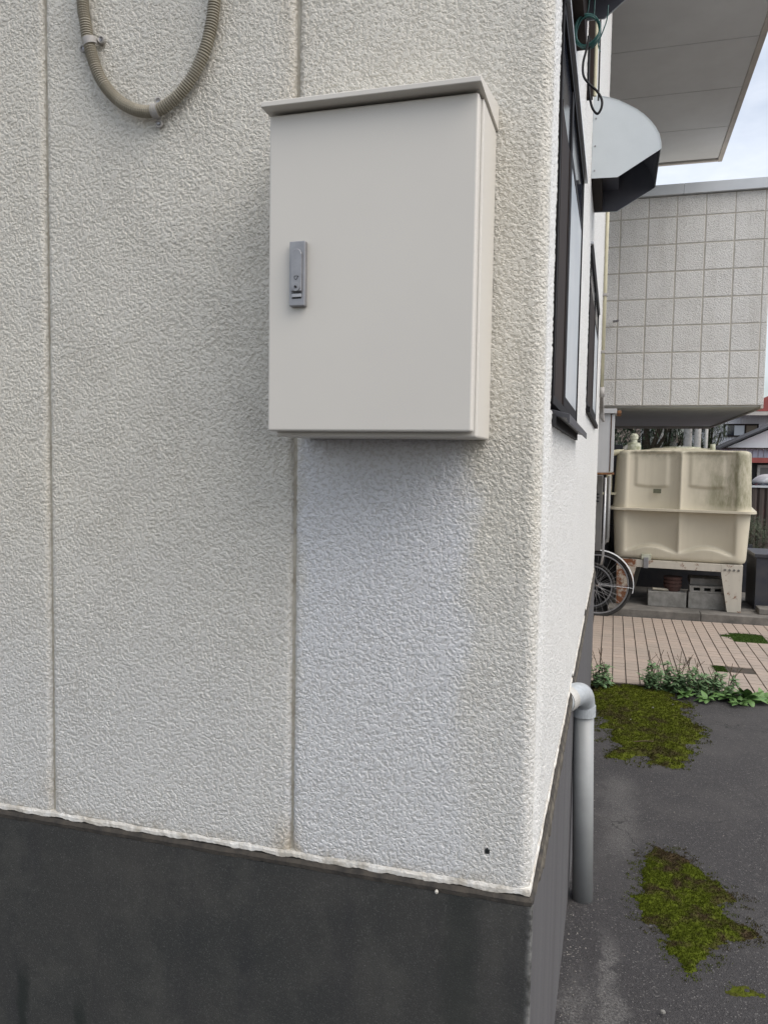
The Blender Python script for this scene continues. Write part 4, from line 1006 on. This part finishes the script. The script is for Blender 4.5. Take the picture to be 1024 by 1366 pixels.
# ------------------------------------------------------------------ BACKGROUND
def tree(x, y, h, cr, label, mat, n, ls, seed, name='tree', cz=.62, cat='tree'):
    rg = random.Random(seed); T = thing(name, label, cat, (x, y, G))
    st = [tube([(x, y, G), (x + .05, y, G + h * .4), (x, y + .05, G + h * .8)], [h * .035, h * .025, h * .01], 8)]
    tips = []
    for k in range(7):
        a = rg.uniform(0, 6.28); e = Vector((x + math.cos(a) * cr * .6, y + math.sin(a) * cr * .6, G + h * rg.uniform(.5, .9))); st.append(tube([(x, y, G + h * .4), e], [h * .015, h * .005], 5)); tips.append(e)
    add('trunk', join(st), MT['trunk'], T)
    V = []; F = []
    cl = [(e, cr * rg.uniform(.35, .6)) for e in tips] + [(Vector((x + rg.uniform(-.6, .6) * cr, y + rg.uniform(-.6, .6) * cr, G + h * rg.uniform(cz - .25, cz + .3))), cr * rg.uniform(.3, .5)) for _ in range(16)]
    for _ in range(n):
        c, r0 = rg.choice(cl); d = Vector((rg.gauss(0, 1), rg.gauss(0, 1), rg.gauss(0, 1))).normalized() * r0 * rg.random() ** .4
        leaf(V, F, c + d, rg.uniform(0, 6.28), rg.uniform(-.8, .8), ls * rg.uniform(.6, 1.3), ls * .5, .4, 1)
    add('crown', pymesh(V, F), MT[mat], T); return T
tree(.75, 17, 3.9, 1.1, 'dark leafy tree seen under the overhang, left of the vent cap', 'tree', 5000, .16, 3)
tree(-.6, 18, 4.2, 1.3, 'dark tree behind the meter box under the overhang', 'tree', 3000, .2, 4)
tree(1.28, 19, 3.2, .75, 'small dark conifer-like shrub between the dark tree and the white posts', 'bush', 2500, .14, 5)
tree(2.14, 17.9, 3.1, .42, 'green leafy tree right of the white posts under the overhang', 'bush', 3500, .13, 6)
tree(1.75, 13.2, 1.95, .24, 'low shrub whose twigs show just above the tank top', 'bush', 1600, .07, 7, 'shrub', cat='shrub')
tree(1.95, 10.6, .95, .40, 'scrubby plant between the tank and the brown fence', 'bush', 2600, .055, 8, 'shrub', .6, 'shrub')
# carport with leaning white posts
Cp = thing('carport', 'open carport with thick white posts and a dark roof behind the tank', 'carport', (1.6, 19, G))
for k, (x, y, rr) in enumerate(((1.78, 16.6, .07), (1.60, 16.8, .085), (1.42, 19, .10), (1.28, 21.5, .09), (1.16, 24, .09), (1.02, 27, .09), (1.93, 16.4, .035))):
    add('post', tube([(x, y, G), (x + .02, y, 2.6)], rr, 12), MT['pvc_w'], Cp, smooth=True)
add('roof', prism([(.9, 2.62), (2.3, 2.5), (2.3, 2.6), (.9, 2.72)], 1, 16, 29), MT['roof_dark'], Cp)
add('roof_eave_panel', prism([(.7, 1.86), (1.50, 1.80), (1.50, 2.49), (.7, 2.49)], 1, 19.5, 19.6), MT['roof_dark'], Cp)
# pale distant gable
Fh = thing('distant_house', 'distant pale tan roofed house seen between the dark trees', 'house', (.9, 30, G))
add('wall', box((-.6, 30, G), (2.4, 34, 1.6)), MT['hsiding'], Fh)
add('roof', prism([(-.9, 1.6), (2.7, 1.6), (.9, 2.9)], 1, 29.7, 34.3), simple('tan_roof', (.36, .29, .25), None, .8), Fh)
# two-storey white house
Hs = thing('white_house', 'white corrugated house with a dark framed window and red roof', 'house', (4.5, 20, G))
Hy = 20
add('wall', box((2.40, Hy, G), (6.4, 26, 2.095)), MT['hsiding'], Hs)
bm = bmesh.new()
for k in range(60):
    x = 2.46 + k * .065; box_bm(bm, (x, Hy - .02, G), (x + .035, Hy - .001, 2.09))
add('cladding_ribs', fin(bm), MT['hsiding'], Hs)['kind'] = 'stuff'
add('roof', prism([(3.0, 2.10), (9, 2.10), (9, 3.4), (5.5, 3.4), (3.0, 2.16)], 1, Hy - .6, 26.5), MT['roof_red'], Hs)
add('eave_board', box((2.95, Hy - .62, 2.0), (9, Hy - .55, 2.09)), MT['fascia'], Hs)
wx0, wx1, wz0, wz1, wm = 2.71, 3.50, 1.50, 1.82, 3.19
wd = add('window', boxes([((wx0, Hy - .06, wz0), (wx1, Hy - .021, wz0 + .035)), ((wx0, Hy - .06, wz1 - .035), (wx1, Hy - .021, wz1)), ((wx0, Hy - .06, wz0 + .036), (wx0 + .03, Hy - .021, wz1 - .036)), ((wx1 - .03, Hy - .06, wz0 + .036), (wx1, Hy - .021, wz1 - .036)), ((wm, Hy - .06, wz0 + .036), (wm + .03, Hy - .021, wz1 - .036))]), MT['brown'], Hs)
add('pane', box((wx0 + .031, Hy - .035, wz0 + .036), (wm - .001, Hy - .022, wz1 - .036)), MT['dglass'], wd)
add('curtain', boxes([((wx0 + .032, Hy - .045, wz0 + .037), (wx0 + .08, Hy - .037, wz1 - .037)), ((wx0 + .24, Hy - .045, wz0 + .037), (wm - .01, Hy - .037, wz1 - .037))]), MT['coping'], wd)
add('pane', box((wm + .031, Hy - .04, wz0 + .036), (wx1 - .031, Hy - .022, wz1 - .036)), MT['screen'], wd)
# lower gabled house in front
Gs = thing('low_gabled_house', 'low white gabled house with dark roof and blue-grey cladding by the right edge', 'house', (5, 15.5, G))
gy = 15.2
add('wall', prism([(2.05, G), (8, G), (8, 1.0), (4.8, 2.36), (2.05, 1.06)], 1, gy, gy + 1.5), MT['hsiding'], Gs)
add('cladding', boxes([((2.06 + k * .1, gy - .03, .94), (2.14 + k * .1, gy - .001, 1.10)) for k in range(30)]), MT['hblue'], Gs)['kind'] = 'stuff'
add('roof', prism([(1.98, 1.055), (1.98, 1.09), (4.8, 2.44), (4.8, 2.40)], 1, gy - .2, gy + 1.8), MT['roof_dark'], Gs)
add('eave_trim', box((2.0, gy - .10, 1.101), (5, gy - .031, 1.125)), MT['brown'], Gs)
add('red_fascia', box((2.0, gy - .3, .84), (5, gy - .04, .935)), MT['roof_red'], Gs)
add('dark_recess', box((2.0, gy - .06, -.2), (5, gy - .035, .839)), MT['dark'], Gs)
wf = add('window', boxes([((2.74, gy - .12, .10), (2.79, gy - .061, .80)), ((2.791, gy - .12, .75), (4, gy - .061, .80))]), MT['pvc_w'], Gs)
add('pane', box((2.791, gy - .10, .10), (4, gy - .062, .749)), MT['heater'], wf)
# corrugated fence
Fn = thing('corrugated_fence', 'brown corrugated metal fence right of the water tank', 'fence', (3.2, 11.6, G))
me_f = prism([(0, 0), (.03, -.02), (.07, -.02), (.10, 0)], 2, 0, 1.30); me_f.materials.append(MT['fence'])
for k in range(26): link('corrugation', me_f, Fn, (2.0 + k * .101, 11.6, G))
add('cap_rail', box((1.95, 11.56, G + 1.302), (4.6, 11.64, G + 1.33)), MT['coping'], Fn)
# parked car behind the fence
Cr = thing('parked_car', 'white and red parked car, only its roof showing above the brown fence', 'car', (3.72, 13.0, G))
bm = bmesh.new()
def carbody(z0, z1, L0, L1, w0, w1, mat, name):
    m = bmesh.new(); q = [(L0[0], -w0, z0), (L0[1], -w0, z0), (L0[1], w0, z0), (L0[0], w0, z0), (L1[0], -w1, z1), (L1[1], -w1, z1), (L1[1], w1, z1), (L1[0], w1, z1)]
    vs = [m.verts.new((3.72 + a, 13.0 + b, c)) for a, b, c in q]
    for f in ((3, 2, 1, 0), (4, 5, 6, 7), (0, 1, 5, 4), (1, 2, 6, 5), (2, 3, 7, 6), (3, 0, 4, 7)): m.faces.new([vs[i] for i in f])
    bmesh.ops.bevel(m, geom=m.edges[:], offset=.09, segments=3, profile=.5, affect='EDGES')
    return add(name, fin(m), MT[mat], Cr, smooth=True)
bm.free()
carbody(G + .28, G + .95, (-1.7, 1.7), (-1.62, 1.6), .74, .70, 'carpink', 'body')
carbody(G + .93, G + 1.36, (-1.5, 1.3), (-1.35, .9), .68, .60, 'dglass', 'windows')
carbody(G + 1.33, G + 1.49, (-1.36, .95), (-1.2, .75), .61, .55, 'carwhite', 'roof')
for x in (-1.1, 1.1):
    for y in (-.74, .60): add('wheel', cyl((3.72 + x, 13.0 + y, G + .29), .29, .14, 1, 20, .02), MT['tyre'], Cr)
